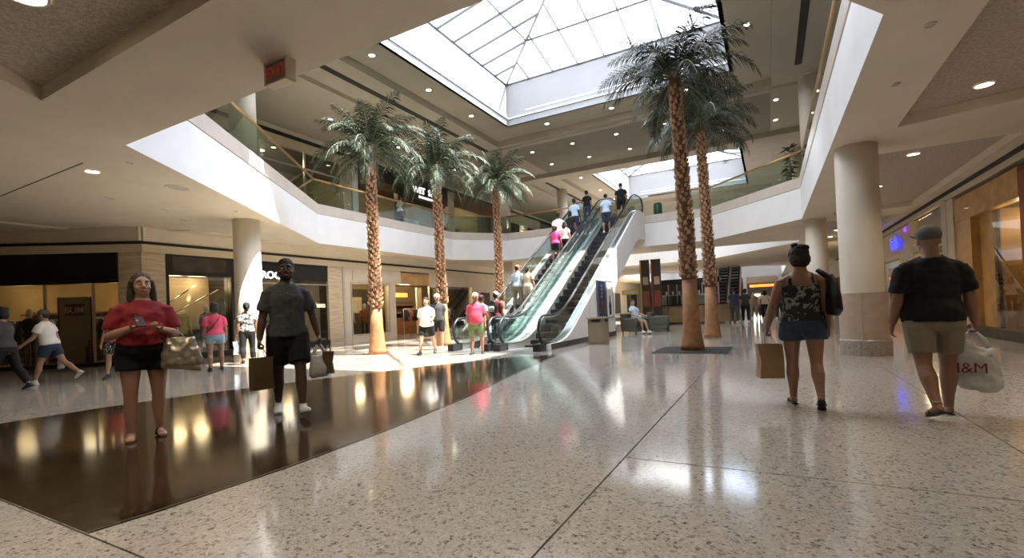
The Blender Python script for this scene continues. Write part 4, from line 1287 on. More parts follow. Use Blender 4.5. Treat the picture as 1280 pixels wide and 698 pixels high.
MB().box(kx0+.2, kx1-.2, ky+.05, ky+.07, 1.04, 1.5).build('sneeze_glass', 'glass_clear', k, world=True)
for x, w_, h_ in ((kx0+.45,.4,.5),(kx0+1.7,.5,.42),(kx0+2.5,.35,.55)):
    mt = thing('coffee_machine', {0.5:'tall steel coffee machine at the kiosk end by the banners', .42:'wide steel coffee machine in the middle of the kiosk', .55:'tall steel urn like machine near the palm side of the kiosk'}[h_], 'coffee machine', (x, ky+.35, 1.04))
    MB().box(-w_/2, w_/2, -.18, .18, 0, h_*.35).build('machine_base', 'machine_steel', mt)
    MB().box(-w_/2, w_/2, -.02, .18, h_*.35, h_*.8).build('machine_back', 'shoe_black' if False else 'machine_steel', mt)
    MB().box(-w_/2, w_/2, -.18, .18, h_*.8, h_).build('machine_head', 'machine_steel', mt)
for q in range(9):
    x = kx0+.3+q*.34
    ct = thing('cup_stack', 'white paper cups stacked on the kiosk shelf', 'cup stack', (x, ky+.53, 1.58), 0, 'paper cups on the kiosk shelf')
    for w_ in range(3): MB().lathe([(.034,.05*w_),(.044,.05*w_+.1)], 12).build('cup', 'cloth_white', ct)
# hanging banners
for x, lb, m in ((-5.55, 'dark hanging banner with gold edge near the armchair', 'banner_gold'), (-5.0, 'dark hanging banner with red print nearer the kiosk', 'red_brick')):
    b = thing('hanging_banner', lb, 'banner', (x, 24.4, 0.5))
    MB().box(x-.24, x+.24, 24.39, 24.41, .55, 3.35).build('cloth', 'banner_dark', b, world=True)
    MB().box(x-.24, x-.17, 24.38, 24.395, .6, 3.3).build('side_band', m, b, world=True)
    MB().box(x-.12, x+.2, 24.38, 24.392, 1.0, 1.8).build('print_area', 'red_brick', b, world=True)
    MB().box(x-.10, x+.16, 24.38, 24.391, 2.1, 2.5).build('print_area', 'store_tan', b, world=True)
    MB().tube([(x-.25,24.4,3.36),(x+.25,24.4,3.36)], .015, 8).build('top_rod', 'alu', b, world=True)
    for q in (-.15, .15): MB().tube([(x+q,24.4,3.36),(x+q,24.4,ZS)], .004, 4).build('hanging_wire', 'alu', b, world=True)
    MB().box(x-.25, x+.25, 24.37, 24.43, .5, .55).build('bottom_rod', 'alu', b, world=True)
# small stand with yellow sign behind the escalator
ys_ = thing('sign_stand', 'yellow and white sign on a thin stand behind the escalator wall', 'sign', (-6.9, 26.6, 0))
MB().lathe([(.18,0),(.18,.02),(.02,.04),(.02,1.7)], 12).build('stand_pole', 'alu', ys_)
MB().box(-.45,.45,-.02,.02,1.7,1.95).build('sign_plate', 'yellow_sign', ys_); MB().box(-.35,.35,-.024,-.02,1.77,1.88).build('sign_print', 'cloth_white', ys_)
# upper level bin and plant
ub = thing('green_bin', 'small dark green bin on the upper floor behind the glass railing', 'litter bin', (-4.8, 24.6, ZF))
MB().lathe([(.17,0),(.2,.05),(.21,.62),(.19,.66)], 16).build('bin_body', 'green_bin', ub, smooth=True); MB().lathe([(.2,.66),(.17,.74),(.06,.78)], 16).build('bin_lid', 'green_bin', ub)
up_ = thing('potted_plant', 'tall leafy plant in a pot on the upper walkway beside a column', 'potted plant', (.95, 24.2, ZF))
MB().lathe([(.2,0),(.27,.45),(.24,.45)], 18).build('pot', 'pot', up_)
MB().tube([(0,0,.4),(.03,0,1.2),(0,.02,2.0)], [.03,.025,.012], 8).build('stem', 'trunk_rough', up_)
rr = random.Random(3); mb = MB()
for q in range(70):
    a = rr.uniform(0,2*pi); z = rr.uniform(.7,2.3); L_ = rr.uniform(.25,.5); o = Vector((cos(a),sin(a),rr.uniform(-.3,.7))).normalized()
    s_ = Vector((-sin(a),cos(a),0)); c = Vector((0,0,z))
    mb.add([c, c+o*L_*.5+s_*.06, c+o*L_-Vector((0,0,.08)), c+o*L_*.5-s_*.06], [(0,1,2,3)])
lf = mb.build('foliage', 'leaf_green', up_); lf['kind'] = 'stuff'

# ---- far end of the mall
fe = Front((-16,50), (5,50), (0,0), 'far_portal', 'white framed portal far down the mall with a lit red sign strip', 'portal')
def fx(x): return x+16
fe.box('portal_header', 'paint_white', fx(-2.3), fx(.9), 3.3, 4.4, -.3, 0)
fe.box('portal_post', 'paint_white', fx(-2.3), fx(-2.0), 0, 3.3, -.3, 0); fe.box('portal_post', 'paint_white', fx(.6), fx(.9), 0, 3.3, -.3, 0)
fe.box('inner_header', 'store_tan', fx(-2.0), fx(.6), 2.75, 3.3, -1.5, -1.2)
fe.box('sign_strip', 'orange_glow', fx(-1.8), fx(.4), 2.35, 2.6, -1.6, -1.5)
fe.box('dark_back', 'store_dark', fx(-2.0), fx(.6), 0, 2.75, -3.2, -3.0)
fe.box('light_panel', 'tube_glow', fx(-1.6), fx(-.9), .8, 1.7, -2.95, -2.9)
# second escalator far away
fe2 = thing('distant_escalator', 'far escalator with pale sides rising beyond the kiosk', 'escalator', (-3.2, 38, 0))
for xx in (-3.9, -3.0, -2.2):
    MB().prism_x([(38.5,0),(39.5,0),(47.5,ZF-.3),(47.5,ZF+.2),(46.8,ZF+.2),(38.5,.35)], xx-.08, xx+.08).build('side_panel', 'alu_white', fe2, world=True)
    MB().tube([(xx,38.4,.9),(xx,39.2,.95),(xx,46.8,ZF+.95),(xx,47.5,ZF+.95)], .05, 8).build('handrail', 'rubber', fe2, world=True, smooth=True)
for xa, xb in ((-3.8,-3.1),(-2.9,-2.3)):
    for q in range(20): MB().box(xa, xb, 39.2+.4*q, 39.6+.4*q, max(0,.27*q-.2), .27*q+.02).build('step', 'step_metal', fe2, world=True)
# ------------------------------------------------------------------ people
mat('skin_light', (.40, .225, .15), .5, var=.06, vscale=6)
mat('skin_tan', (.27, .14, .085), .5, var=.06, vscale=6)
mat('skin_dark', (.085, .043, .027), .45, var=.08, vscale=6)
mat('hair_dark', (.012, .008, .007), .75, bump=.5, bscale=60)
mat('hair_brown', (.03, .016, .010), .7, bump=.5, bscale=60)
mat('hair_grey', (.30, .28, .26), .6, bump=.4, bscale=60)
mat('eye_white', (.7, .68, .64), .25)
mat('iris', (.02, .012, .008), .2)
mat('lips', (.30, .10, .08), .5)
mat('tee_red', (.22, .009, .017), .85, var=.10, vscale=5, bump=.25, bscale=14)
mat('tee_grey', (.066, .072, .073), .9, var=.12, vscale=40, bump=.25, bscale=14)
mat('tee_black', (.0025, .0025, .003), .9, bump=.25, bscale=14)
mat('tee_white', (.78, .76, .72), .85, var=.06, vscale=5, bump=.2, bscale=14)
mat('tee_pink', (.58, .065, .12), .85, var=.08, vscale=6, bump=.2, bscale=14)
mat('tee_coral', (.62, .13, .085), .85, var=.08, vscale=6)
mat('tee_hotpink', (.62, .06, .22), .85)
mat('tee_navy', (.018, .022, .05), .85)
mat('tee_charcoal', (.045, .045, .048), .9, var=.1, vscale=5)
mat('tee_paleblue', (.38, .50, .60), .85, var=.08, vscale=8)
mat('tee_maroon', (.10, .012, .018), .85)
mat('short_black', (.0035, .0035, .004), .85, bump=.2, bscale=14)
mat('denim', (.028, .05, .088), .85, var=.15, vscale=30)
mat('denim_light', (.22, .32, .42), .85, var=.12, vscale=25)
mat('khaki', (.22, .185, .125), .85, var=.10, vscale=8, bump=.2, bscale=14)
mat('olive', (.16, .20, .085), .85, var=.08, vscale=8)
mat('beige_cloth', (.55, .46, .33), .85, var=.06, vscale=8)
mat('cap_grey', (.12, .117, .105), .9, var=.1, vscale=10)
mat('shoe_white', (.62, .62, .60), .6)
mat('shoe_black', (.012, .012, .012), .5)
mat('sole_white', (.6, .58, .54), .6)
mat('kraft', (.33, .21, .105), .8, var=.10, vscale=6, bump=.15, bscale=10)
mat('kraft_dark', (.115, .07, .028), .8, var=.12, vscale=6, bump=.15, bscale=10)
mat('plastic_white', (.56, .56, .54), .35, var=.05, vscale=6, bump=.5, bscale=9)
mat('plastic_grey', (.30, .30, .29), .4, var=.15, vscale=6, bump=.5, bscale=9)
mat('leather_black', (.004, .004, .0045), .4)
mat('tote_metal', (.42, .37, .28), .32, metal=.55, var=.3, vscale=9, bump=.3, bscale=12)
mat('hm_red', (.20, .008, .02), .5)
def patterned(name, c1, c2, scale, thr=.5):
    m = mat(name, c1, .85); nt = m.node_tree; b = nt.nodes['Principled BSDF']
    tc = nt.nodes.new('ShaderNodeTexCoord'); n = nt.nodes.new('ShaderNodeTexNoise')
    n.inputs['Scale'].default_value = scale; n.inputs['Detail'].default_value = 3; n.inputs['Distortion'].default_value = 1.2
    nt.links.new(tc.outputs['Object'], n.inputs['Vector'])
    r = nt.nodes.new('ShaderNodeValToRGB'); r.color_ramp.interpolation = 'CONSTANT'
    r.color_ramp.elements[0].color = (*c1, 1); r.color_ramp.elements[1].position = thr; r.color_ramp.elements[1].color = (*c2, 1)
    nt.links.new(n.outputs['Fac'], r.inputs[0]); nt.links.new(r.outputs[0], b.inputs['Base Color'])
patterned('floral_top', (.016, .017, .016), (.22, .22, .19), 13, .55)
patterned('dot_short', (.01, .01, .012), (.6, .6, .6), 30, .58)
patterned('stripe_top', (.03, .03, .03), (.45, .44, .4), 12, .5)
patterned('blue_print', (.55, .55, .58), (.05, .06, .16), 20, .52)

def remesh(mb, name, m, parent, voxel, smooth=3, shift=None, decim=None):
    """union of overlapping solids as one continuous skin"""
    me = bpy.data.meshes.new(name); me.from_pydata(mb.v, [], mb.f); me.update()
    o = bpy.data.objects.new(name, me); scene.collection.objects.link(o)
    md = o.modifiers.new('r', 'REMESH'); md.mode = 'VOXEL'; md.voxel_size = voxel; md.adaptivity = 0
    if smooth:
        ms = o.modifiers.new('s', 'SMOOTH'); ms.factor = .5; ms.iterations = smooth
    dg = bpy.context.evaluated_depsgraph_get()
    res = bpy.data.meshes.new_from_object(o.evaluated_get(dg))
    bpy.data.objects.remove(o); bpy.data.meshes.remove(me)
    res.name = name
    res.materials.clear(); res.materials.append(MATS[m])
    res.polygons.foreach_set('use_smooth', [True]*len(res.polygons))
    ob = bpy.data.objects.new(name, res); C.objects.link(ob); ob.parent = parent
    return ob

def lerp(a, b, t): return a + (b-a)*t
STN = [(.79,.085,.085,0),(.85,.165,.115,.012),(.94,.178,.125,.015),(1.06,.148,.105,0),(1.17,.150,.108,-.004),(1.29,.168,.115,-.008),(1.36,.160,.098,.002),(1.41,.132,.082,.006),(1.45,.088,.068,.010),(1.485,.064,.062,.012),(1.56,.056,.06,.004)]
HS = 1.10
class Rig:
    def __init__(s, h=1.75, w=1.0, belly=0.0, bust=0.0, lean=0.0, legs=((0,0),(0,0)), arms=((5,8,10),(5,8,10)), foot=(0,0), head=(0,0), stance=.0, seated=False):
        s.h = h; s.k = h/1.75; k = s.k; s.w = w; s.belly = belly; s.bust = bust; s.lean = radians(lean); s.head = head
        s.foot = foot
        s.lw = 1 + (w-1)*.62
        dy = {}
        s.hip = {}; s.knee = {}; s.ank = {}
        for i, sx in enumerate((-1, 1)):
            th, kb = legs[i]
            hip = Vector((sx*.100*(1+(w-1)*.6), .01, .90))*1.0
            a = radians(th); d = Vector((sx*stance, -sin(a), -cos(a))).normalized()
            kn = hip + d*.43
            a2 = radians(th-kb); d2 = Vector((sx*stance*.3, -sin(a2), -cos(a2))).normalized()
            an = kn + d2*.40
            s.hip[sx], s.knee[sx], s.ank[sx] = hip, kn, an
        if not seated:
            lo = min(s.ank[q].z - (.075 + .12*max(0, sin(radians(foot[i])))) for i, q in enumerate((-1, 1)))
        else: lo = 0
        s.dz = -lo
        for D_ in (s.hip, s.knee, s.ank):
            for q in D_: D_[q] = Vector((D_[q].x, D_[q].y, D_[q].z + s.dz))
        s.sho = {}; s.elb = {}; s.wri = {}; s.hdir = {}
        for i, sx in enumerate((-1, 1)):
            sh = s.up(Vector((sx*.172*(1+(w-1)*.62), .005, 1.372)))
            arm = arms[i]
            if isinstance(arm[0], (tuple, list)):
                el = Vector(arm[0]); wr = Vector(arm[1])
                el = Vector((el.x, el.y, el.z + s.dz)); wr = Vector((wr.x, wr.y, wr.z + s.dz))
            else:
                fl, ab, eb = (radians(q) for q in arm)
                d = Vector((sx*sin(ab), -sin(fl)*cos(ab), -cos(fl)*cos(ab)))
                el = sh + d*.285
                f2 = fl+eb; d2 = Vector((sx*sin(ab)*.6, -sin(f2)*cos(ab), -cos(f2)*cos(ab))).normalized()
                wr = el + d2*.25
            s.sho[sx], s.elb[sx], s.wri[sx] = sh, el, wr
            s.hdir[sx] = (wr-el).normalized()
    def up(s, p):
        """bend the upper body about the hips"""
        c = Vector((0, 0, .92)); v = Vector(p) - c
        v = Matrix.Rotation(s.lean, 3, 'X') @ v
        return c + v + Vector((0,0,s.dz))
    def S(s, mb):
        mb.v = [(p[0]*s.k, p[1]*s.k, p[2]*s.k) for p in mb.v]; return mb
    def torso(s, mb, z0, z1, m=0.0, flare=0.0, n=18):
        zs = sorted(set([z0, z1] + [q[0] for q in STN if z0 < q[0] < z1] + [z0+(z1-z0)*t/8 for t in range(9)]))
        P = []; R_ = []
        for z in zs:
            for a, b in zip(STN, STN[1:]):
                if a[0] <= z <= b[0] + 1e-9: break
            t = min(1, max(0, (z-a[0])/(b[0]-a[0]))); t = t*t*(3-2*t)
            rx, ry, oy = (lerp(a[i], b[i], t) for i in (1,2,3))
            wf = s.w if z < 1.3 else lerp(s.w, 1+(s.w-1)*.35, min(1,(z-1.3)/.12))
            bl = s.belly*.075*math.exp(-((z-1.06)/.13)**2)
            fl = flare*max(0, 1-(z-z0)/.12)
            P.append(s.up((0, oy-bl*.7, z))); R_.append((rx*wf+m+fl+bl*.35, ry*(1+(s.w-1)*1.0)+m+fl*.8+bl))
        mb.tube(P, R_, n, ref=(1,0,0))
        if s.bust and z1 > 1.3 and z0 < 1.25:
            for q in (-1, 1):
                mb.ball(s.up((q*.072*s.w, -.075*s.w, 1.245)), (.072+m*.6, .062*s.bust+m*.6, .07+m*.5), 12, 8)
    def arm(s, mb, sx, f0=0.0, f1=2.0, m=0.0, flare=0.0, n=12):
        """f: 0 shoulder, 1 elbow, 2 wrist"""
        aw = 1+(s.w-1)*.7
        keys = [(0,.052),(.35,.054),(.8,.045),(1.0,.042),(1.3,.044),(1.7,.034),(2.0,.0275)]
        def pos(f): return s.sho[sx].lerp(s.elb[sx], f) if f <= 1 else s.elb[sx].lerp(s.wri[sx], f-1)
        def rad(f):
            for a, b in zip(keys, keys[1:]):
                if a[0] <= f <= b[0]+1e-9: return lerp(a[1], b[1], (f-a[0])/(b[0]-a[0]))
            return keys[-1][1]
        fs = sorted(set([f0, f1] + [q[0] for q in keys if f0 < q[0] < f1]))
        mb.tube([pos(f) for f in fs], [(rad(f)*aw+m+flare*max(0,(f-f0)/(f1-f0))) for f in fs], n)
        if f0 == 0:
            mb.ball(s.sho[sx] + Vector((-sx*.022,0,-.012)), (.058*aw+m*.8, .060*aw+m*.8, .052*aw+m*.6), 12, 8)
            mb.tube([s.sho[sx] + Vector((-sx*.01,0,.0)), s.up((sx*.085,.008,1.405)), s.up((sx*.035,.012,1.455))], [(.046+m*.6),(.050+m*.6),(.040+m*.6)], 10)
    def leg(s, mb, sx, f0=0.0, f1=2.0, m=0.0, flare=0.0, n=14):
        keys = [(0,.098),(.25,.092),(.6,.074),(.92,.058),(1.08,.054),(1.35,.060),(1.7,.043),(1.95,.034),(2.0,.034)]
        def pos(f):
            p = s.hip[sx].lerp(s.knee[sx], f) if f <= 1 else s.knee[sx].lerp(s.ank[sx], f-1)
            if 1.1 < f < 1.7: p = p + Vector((0,.014,0))
            return p
        def rad(f):
            for a, b in zip(keys, keys[1:]):
                if a[0] <= f <= b[0]+1e-9: return lerp(a[1], b[1], (f-a[0])/(b[0]-a[0]))
            return keys[-1][1]
        fs = sorted(set([f0, f1] + [q[0] for q in keys if f0 < q[0] < f1]))
        mb.tube([pos(f) for f in fs], [(rad(f)*s.lw+m+flare*max(0,(f-f0)/(f1-f0))) for f in fs], n)
    def foot_frame(s, i):
        sx = (-1, 1)[i]; a = radians(s.foot[i])
        yw = sx*.14
        return s.ank[sx], Matrix.Rotation(yw, 3, 'Z') @ Matrix.Rotation(a, 3, 'X')
    def footp(s, mb, i, m=0.0, n=12):
        A_, R_ = s.foot_frame(i)
        pts = [(0,.052,-.030),(0,.03,-.035),(0,-.03,-.036),(0,-.09,-.046),(0,-.135,-.053),(0,-.165,-.057)]
        rr = [(.022,.024),(.034,.036),(.036,.036),(.042,.026),(.042,.019),(.026,.014)]
        mb.tube([A_ + R_ @ Vector(p) for p in pts], [(a+m, b+m) for a, b in rr], n, ref=(1,0,0))
        mb.tube([A_ + Vector((0,.002,.03)), A_ + R_ @ Vector((0,0,-.03))], [.034*s.lw+m, .034+m], n)
    def hand(s, mb, sx, curl, fine=True, spread=0.0, nrm=None):
        w_ = s.wri[sx]; d = s.hdir[sx]
        n_ = Vector(nrm) if nrm else Vector((-sx, 0, 0))
        n_ = (n_ - d*n_.dot(d)).normalized(); a_ = d.cross(n_)
        if a_.dot(Vector((0,-1,0))) < 0: a_ = -a_           # thumb side: forward
        if not fine:
            mb.tube([w_-d*.01, w_+d*.05, w_+d*.10+n_*.01, w_+d*.15+n_*.03], [(.026,.022),(.040,.022),(.036,.02),(.018,.014)], 10, ref=a_)
            mb.tube([w_+d*.02+a_*.02, w_+d*.06+a_*.045, w_+d*.085+a_*.05+n_*.012], [.015,.013,.010], 8)
            return
        mb.tube([w_-d*.02, w_+d*.02, w_+d*.06, w_+d*.095], [(.026,.024),(.034,.021),(.041,.018),(.039,.015)], 12, ref=a_)
        for q, (off, ln) in enumerate(((.030,.070),(.0105,.080),(-.0095,.075),(-.029,.058))):
            c1 = radians(curl)*(.9+.08*q); p = w_ + d*.088 + a_*off
            pts = [p - d*.015, p]; ang = 0
            for seg in (.44, .32, .26):
                ang += c1*(.75 if seg == .44 else 1.0)
                v = d*cos(ang) + n_*sin(ang) + a_*(off*spread)
                p = p + v*ln*seg; pts.append(p)
            mb.tube(pts, [.0098,.0098,.0092,.0085,.0068], 8)
        b0 = w_ + d*.025 + a_*.026
        v1 = (d*.62 + a_*.62 + n_*.35).normalized(); p1 = b0 + v1*.042
        v2 = (d*.8 + a_*.1 + n_*(.3+curl/120)).normalized(); p2 = p1 + v2*.032; p3 = p2 + v2*.020
        mb.tube([b0-v1*.015, b0, p1, p2, p3], [.014,.0145,.0115,.010,.0075], 8)
    def grip(s, sx):
        """point inside the closed fingers"""
        w_ = s.wri[sx]; d = s.hdir[sx]; n_ = Vector((-sx,0,0)); n_ = (n_-d*n_.dot(d)).normalized()
        return (w_ + d*.095 + n_*.022)*s.k
    def H(s, p):
        """head space point: origin at the neck top, head tilt and turn"""
        c = s.up((0, -.004, 1.512))
        R_ = Matrix.Rotation(radians(s.head[1]), 3, 'Z') @ Matrix.Rotation(radians(s.head[0]), 3, 'X')
        return c + R_ @ ((Vector(p) - Vector((0,.004,1.545)))*HS)
    def head_rot(s): return Matrix.Rotation(radians(s.head[1]), 3, 'Z') @ Matrix.Rotation(radians(s.head[0]), 3, 'X')
    def headp(s, mb, fine=True):
        R_ = s.head_rot(); n, m = (24, 16) if fine else (14, 10)
        mb.ball(s.H((0,.004,1.652)), (0.082, 0.1023, 0.11), n, m, R_)
        mb.ball(s.H((0,-.028,1.60)), (0.0682, 0.0726, 0.0792), n, m, R_)
        mb.ball(s.H((0,-.062,1.562)), (.030,.028,.026), 12, 8, R_)
        mb.tube([s.H((0,.012,1.49)), s.H((0,.006,1.60))], [(.053+.01*(s.w-1),.056)]*2, 14)
        for q in (-1, 1): mb.ball(s.H((q*.0755,.008,1.634)), (.011,.022,.032), 10, 8, R_)
        if fine:
            mb.tube([s.H((0,-.085,1.668)), s.H((0,-.098,1.645)), s.H((0,-.110,1.620)), s.H((0,-.098,1.612))], [.008,.011,.0145,.010], 8)
            for q in (-1, 1):
                mb.ball(s.H((q*.013,-.098,1.615)), (.010,.011,.008), 8, 6)
                mb.ball(s.H((q*.034,-.076,1.675)), (.024,.018,.009), 10, 6, R_)
                mb.ball(s.H((q*.042,-.062,1.615)), (.026,.024,.024), 10, 8, R_)
            mb.ball(s.H((0,-.087,1.588)), (.026,.013,.0075), 10, 6, R_)
            mb.ball(s.H((0,-.084,1.577)), (.023,.013,.008), 10, 6, R_)
        else:
            mb.tube([s.H((0,-.085,1.665)), s.H((0,-.108,1.625))], [.010,.014], 6)

def person(label, loc, rz, rig, skin, top, low, hair='short', haircol='hair_dark', fine=False, voxel=None,
           curl=(25,25), sleeve=.62, hem=.90, top_m=.018, low_len=.75, shoe='shoe_white', cap=None, tank=False, group=None, collar=False, beard=False, skirt=False, low_flare=.02, hn=(None,None)):
    t = thing('person', label, 'person', (loc[0], loc[1], loc[2] if len(loc) > 2 else 0), rz, group)
    vx = voxel or (.0062 if fine else .017); cvx = .011 if fine else .017
    k = rig.k
    # body: one continuous surface
    mb = MB(); rig.torso(mb, .79, 1.56); rig.headp(mb, fine)
    for i, sx in enumerate((-1, 1)):
        rig.arm(mb, sx); rig.hand(mb, sx, curl[i], fine, nrm=hn[i]); rig.leg(mb, sx); rig.footp(mb, i)
    remesh(rig.S(mb), 'body', skin, t, vx, 2 if fine else 2)
    # top
    mb = MB()
    if tank:
        rig.torso(mb, hem, 1.33, top_m, .012)
        for sx in (-1, 1):
            mb.tube([rig.up((sx*.11,-.085,1.28)), rig.up((sx*.105,-.06,1.40)), rig.up((sx*.10,.01,1.445)), rig.up((sx*.105,.075,1.39)), rig.up((sx*.11,.095,1.28))], [(.024,.014)]*5, 8)
    else:
        rig.torso(mb, hem, 1.458, top_m, .014)
        for sx in (-1, 1): rig.arm(mb, sx, 0, sleeve, top_m*.9, .014)
    to = remesh(rig.S(mb), 'shirt', top, t, cvx, 3)
    if fine: folds(to, .010)
    if collar:
        mb = MB(); pts = []
        for q in range(13):
            a = -pi*.5 + 2*pi*q/12 + .0
            pts.append(rig.up((.066*cos(a), .012+.066*sin(a), 1.462 - .02*max(0,-sin(a)))))
        mb.tube(pts, [(.008,.02)]*13, 6, ref=(0,0,1)); rig.S(mb).build('collar', top, to, smooth=True)
        for q in range(3):
            MB().ball(Vector(rig.up((0,-.128-.004*q-.03*rig.belly*0, 1.36-.04*q)))*k, .006, 8, 6).build('button', 'cloth_white', to, smooth=True)
    # lower garment
    mb = MB(); rig.torso(mb, .768, min(hem+.05, 1.10), .019 if not tank else .012)
    for sx in (-1, 1): rig.leg(mb, sx, 0, low_len, .016, low_flare)
    if skirt: mb.tube([rig.up((0,.01,.98)), rig.up((0,.01,.86)), rig.up((0,.005,.80))], [(.185*rig.w,.135*rig.w),(.205*rig.w,.15*rig.w),(.21*rig.w,.15*rig.w)], 18, ref=(1,0,0))
    lo_ = remesh(rig.S(mb), 'shorts' if low_len < 1.5 else 'trousers', low, t, cvx, 3)
    if fine: folds(lo_, .004)
    # feet
    for i, sx in enumerate((-1, 1)):
        A_, R_ = rig.foot_frame(i)
        if shoe in ('sandal', 'flipflop'):
            mb = MB(); mb.tube([A_+R_@Vector(p) for p in ((0,.075,-.072),(0,.03,-.073),(0,-.05,-.074),(0,-.12,-.074),(0,-.18,-.072))], [(.028,.008),(.038,.010),(.036,.010),(.046,.009),(.026,.007)], 12, ref=(1,0,0))
            so = rig.S(mb).build('sandal', 'shoe_black', t, smooth=True)
            mb = MB()
            for q in (-1, 1):
                mb.tube([A_+R_@Vector(p) for p in ((q*.044,-.05,-.066),(q*.036,-.075,-.036),(q*.004,-.11,-.026),(0,-.135,-.05))], [(.008,.004)]*4, 6)
            if shoe == 'sandal': mb.tube([A_+R_@Vector(p) for p in ((-.044,-.02,-.06),(-.03,-.03,-.004),(.03,-.03,-.004),(.044,-.02,-.06))], [(.010,.004)]*4, 6)
            rig.S(mb).build('strap', 'shoe_white' if (shoe == 'sandal' and i == 0) else 'shoe_black', so, smooth=True)
        else:
            mb = MB(); rig.footp(mb, i, .008)
            so = remesh(rig.S(mb), 'shoe', shoe, t, .010 if fine else .015, 2)
            mb = MB(); mb.tube([A_+R_@Vector(p) for p in ((0,.072,-.066),(0,.03,-.068),(0,-.05,-.069),(0,-.12,-.069),(0,-.178,-.066))], [(.030,.013),(.042,.014),(.042,.013),(.050,.012),(.03,.009)], 12, ref=(1,0,0))
            rig.S(mb).build('sole', 'sole_white' if shoe != 'shoe_black' else 'rubber', so, smooth=True)
    # head details
    if fine:
        for q in (-1, 1):
            e = rig.S(MB().ball(rig.H((q*.033,-.0795,1.652)), (.0135,.011,.0085), 12, 8, rig.head_rot())).build('eye', 'eye_white', t, smooth=True)
            rig.S(MB().ball(rig.H((q*.033,-.0885,1.652)), (.0058,.004,.0058), 10, 6, rig.head_rot())).build('pupil', 'iris', e, smooth=True)
            rig.S(MB().tube([rig.H((q*.052,-.076,1.672)), rig.H((q*.036,-.091,1.679)), rig.H((q*.016,-.094,1.678))], [.003,.005,.004], 6)).build('eyebrow', haircol, t, smooth=True)
        rig.S(MB().tube([rig.H((-.024,-.092,1.5825)), rig.H((0,-.101,1.583)), rig.H((.024,-.092,1.5825))], [(.003,.004),(.006,.008),(.003,.004)], 8)).build('lips', 'lips', t, smooth=True)
    else:
        for q in (-1, 1):
            rig.S(MB().ball(rig.H((q*.034,-.083,1.652)), (.017,.012,.010), 8, 6, rig.head_rot())).build('eye', 'iris', t, smooth=True)
    R_ = rig.head_rot(); hv = .009 if fine else .014
    mb = MB()
    if hair == 'short':
        mb.ball(rig.H((0,.024,1.69)), (.089,.104,.084), 18, 12, R_); mb.ball(rig.H((0,.045,1.645)), (.081,.069,.094), 14, 10, R_)
    elif hair == 'crop':
        mb.ball(rig.H((0,.018,1.688)), (.087,.105,.091), 18, 12, R_); mb.ball(rig.H((0,.035,1.655)), (.084,.075,.086), 14, 10, R_)
    elif hair == 'long':
        mb.ball(rig.H((0,.026,1.69)), (.094,.106,.092), 18, 12, R_); mb.ball(rig.H((0,.045,1.62)), (.097,.075,.132), 14, 10, R_)
        for q in (-1, 1): mb.tube([rig.H((q*.074,-.015,1.69)), rig.H((q*.088,.005,1.60)), rig.H((q*.094,.0,1.51)), rig.H((q*.085,-.02,1.44))], [.028,.032,.032,.016], 10)
        mb.tube([rig.H((0,.06,1.64)), rig.H((0,.085,1.52)), rig.H((0,.085,1.43))], [(.085,.05),(.085,.04),(.06,.02)], 12, ref=(1,0,0))
    elif hair == 'bun':
        mb.ball(rig.H((0,.016,1.682)), (.102,.113,.099), 18, 12, R_); mb.ball(rig.H((0,.05,1.62)), (.104,.083,.10), 14, 10, R_)
        mb.ball(rig.H((.035,.04,1.765)), (.04,.04,.028), 12, 8, R_); mb.ball(rig.H((-.02,.06,1.735)), (.075,.06,.04), 12, 8, R_)
        mb.tube([rig.H((.04,.03,1.76)), rig.H((.08,.05,1.79))], [.012,.005], 6)
    elif hair == 'tail':
        mb.ball(rig.H((0,.03,1.682)), (.091,.107,.089), 14, 10, R_); mb.ball(rig.H((0,.045,1.64)), (.086,.072,.099), 14, 10, R_)
        mb.tube([rig.H((0,.09,1.68)), rig.H((0,.13,1.62)), rig.H((0,.11,1.50))], [.03,.035,.015], 8)
    if mb.v:
        ho = remesh(rig.S(mb), 'hair', haircol, t, hv, 2)
        for v in ho.data.vertices:
            nn = noise.noise(v.co*60)*.006
            v.co += v.normal*nn
    if beard:
        mb = MB(); mb.ball(rig.H((0,-.055,1.566)), (.052,.042,.034), 14, 10, R_)
        for q in (-1, 1): mb.tube([rig.H((q*.068,-.01,1.62)), rig.H((q*.06,-.03,1.585)), rig.H((q*.035,-.06,1.56))], [.012,.018,.02], 8)
        remesh(rig.S(mb), 'beard', haircol, t, .009, 2)
    if cap:
        mb = MB(); mb.ball(rig.H((0,.012,1.69)), (.097,.115,.092), 18, 12, R_)
        co = remesh(rig.S(mb), 'cap', cap, t, hv, 2)
        mb = MB(); mb.tube([rig.H((-.075,-.075,1.69)), rig.H((-.05,-.125,1.685)), rig.H((0,-.145,1.683)), rig.H((.05,-.125,1.685)), rig.H((.075,-.075,1.69))], [(.035,.005)]*5, 8, ref=(0,1,0))
        rig.S(mb).build('cap_brim', cap, co, smooth=True)
    return t
def folds(o, amp):
    """soft creases in cloth"""
    for v in o.data.vertices:
        c = v.co
        n1 = noise.noise(Vector((c.x*9 + c.z*5, c.y*9, c.z*15 - c.x*7)))
        n2 = noise.noise(Vector((c.x*22, c.y*22, c.z*30 + 4)))
        v.co = c + v.normal*(amp*(n1 - .15) + amp*.35*n2)
def world_pt(t, v):
    """local point of a person in world space"""
    return Matrix.Translation(t.location) @ Matrix.Rotation(t.rotation_euler[2], 4, 'Z') @ Vector(v)
def facing(dx, dy): return atan2(dx, -dy)

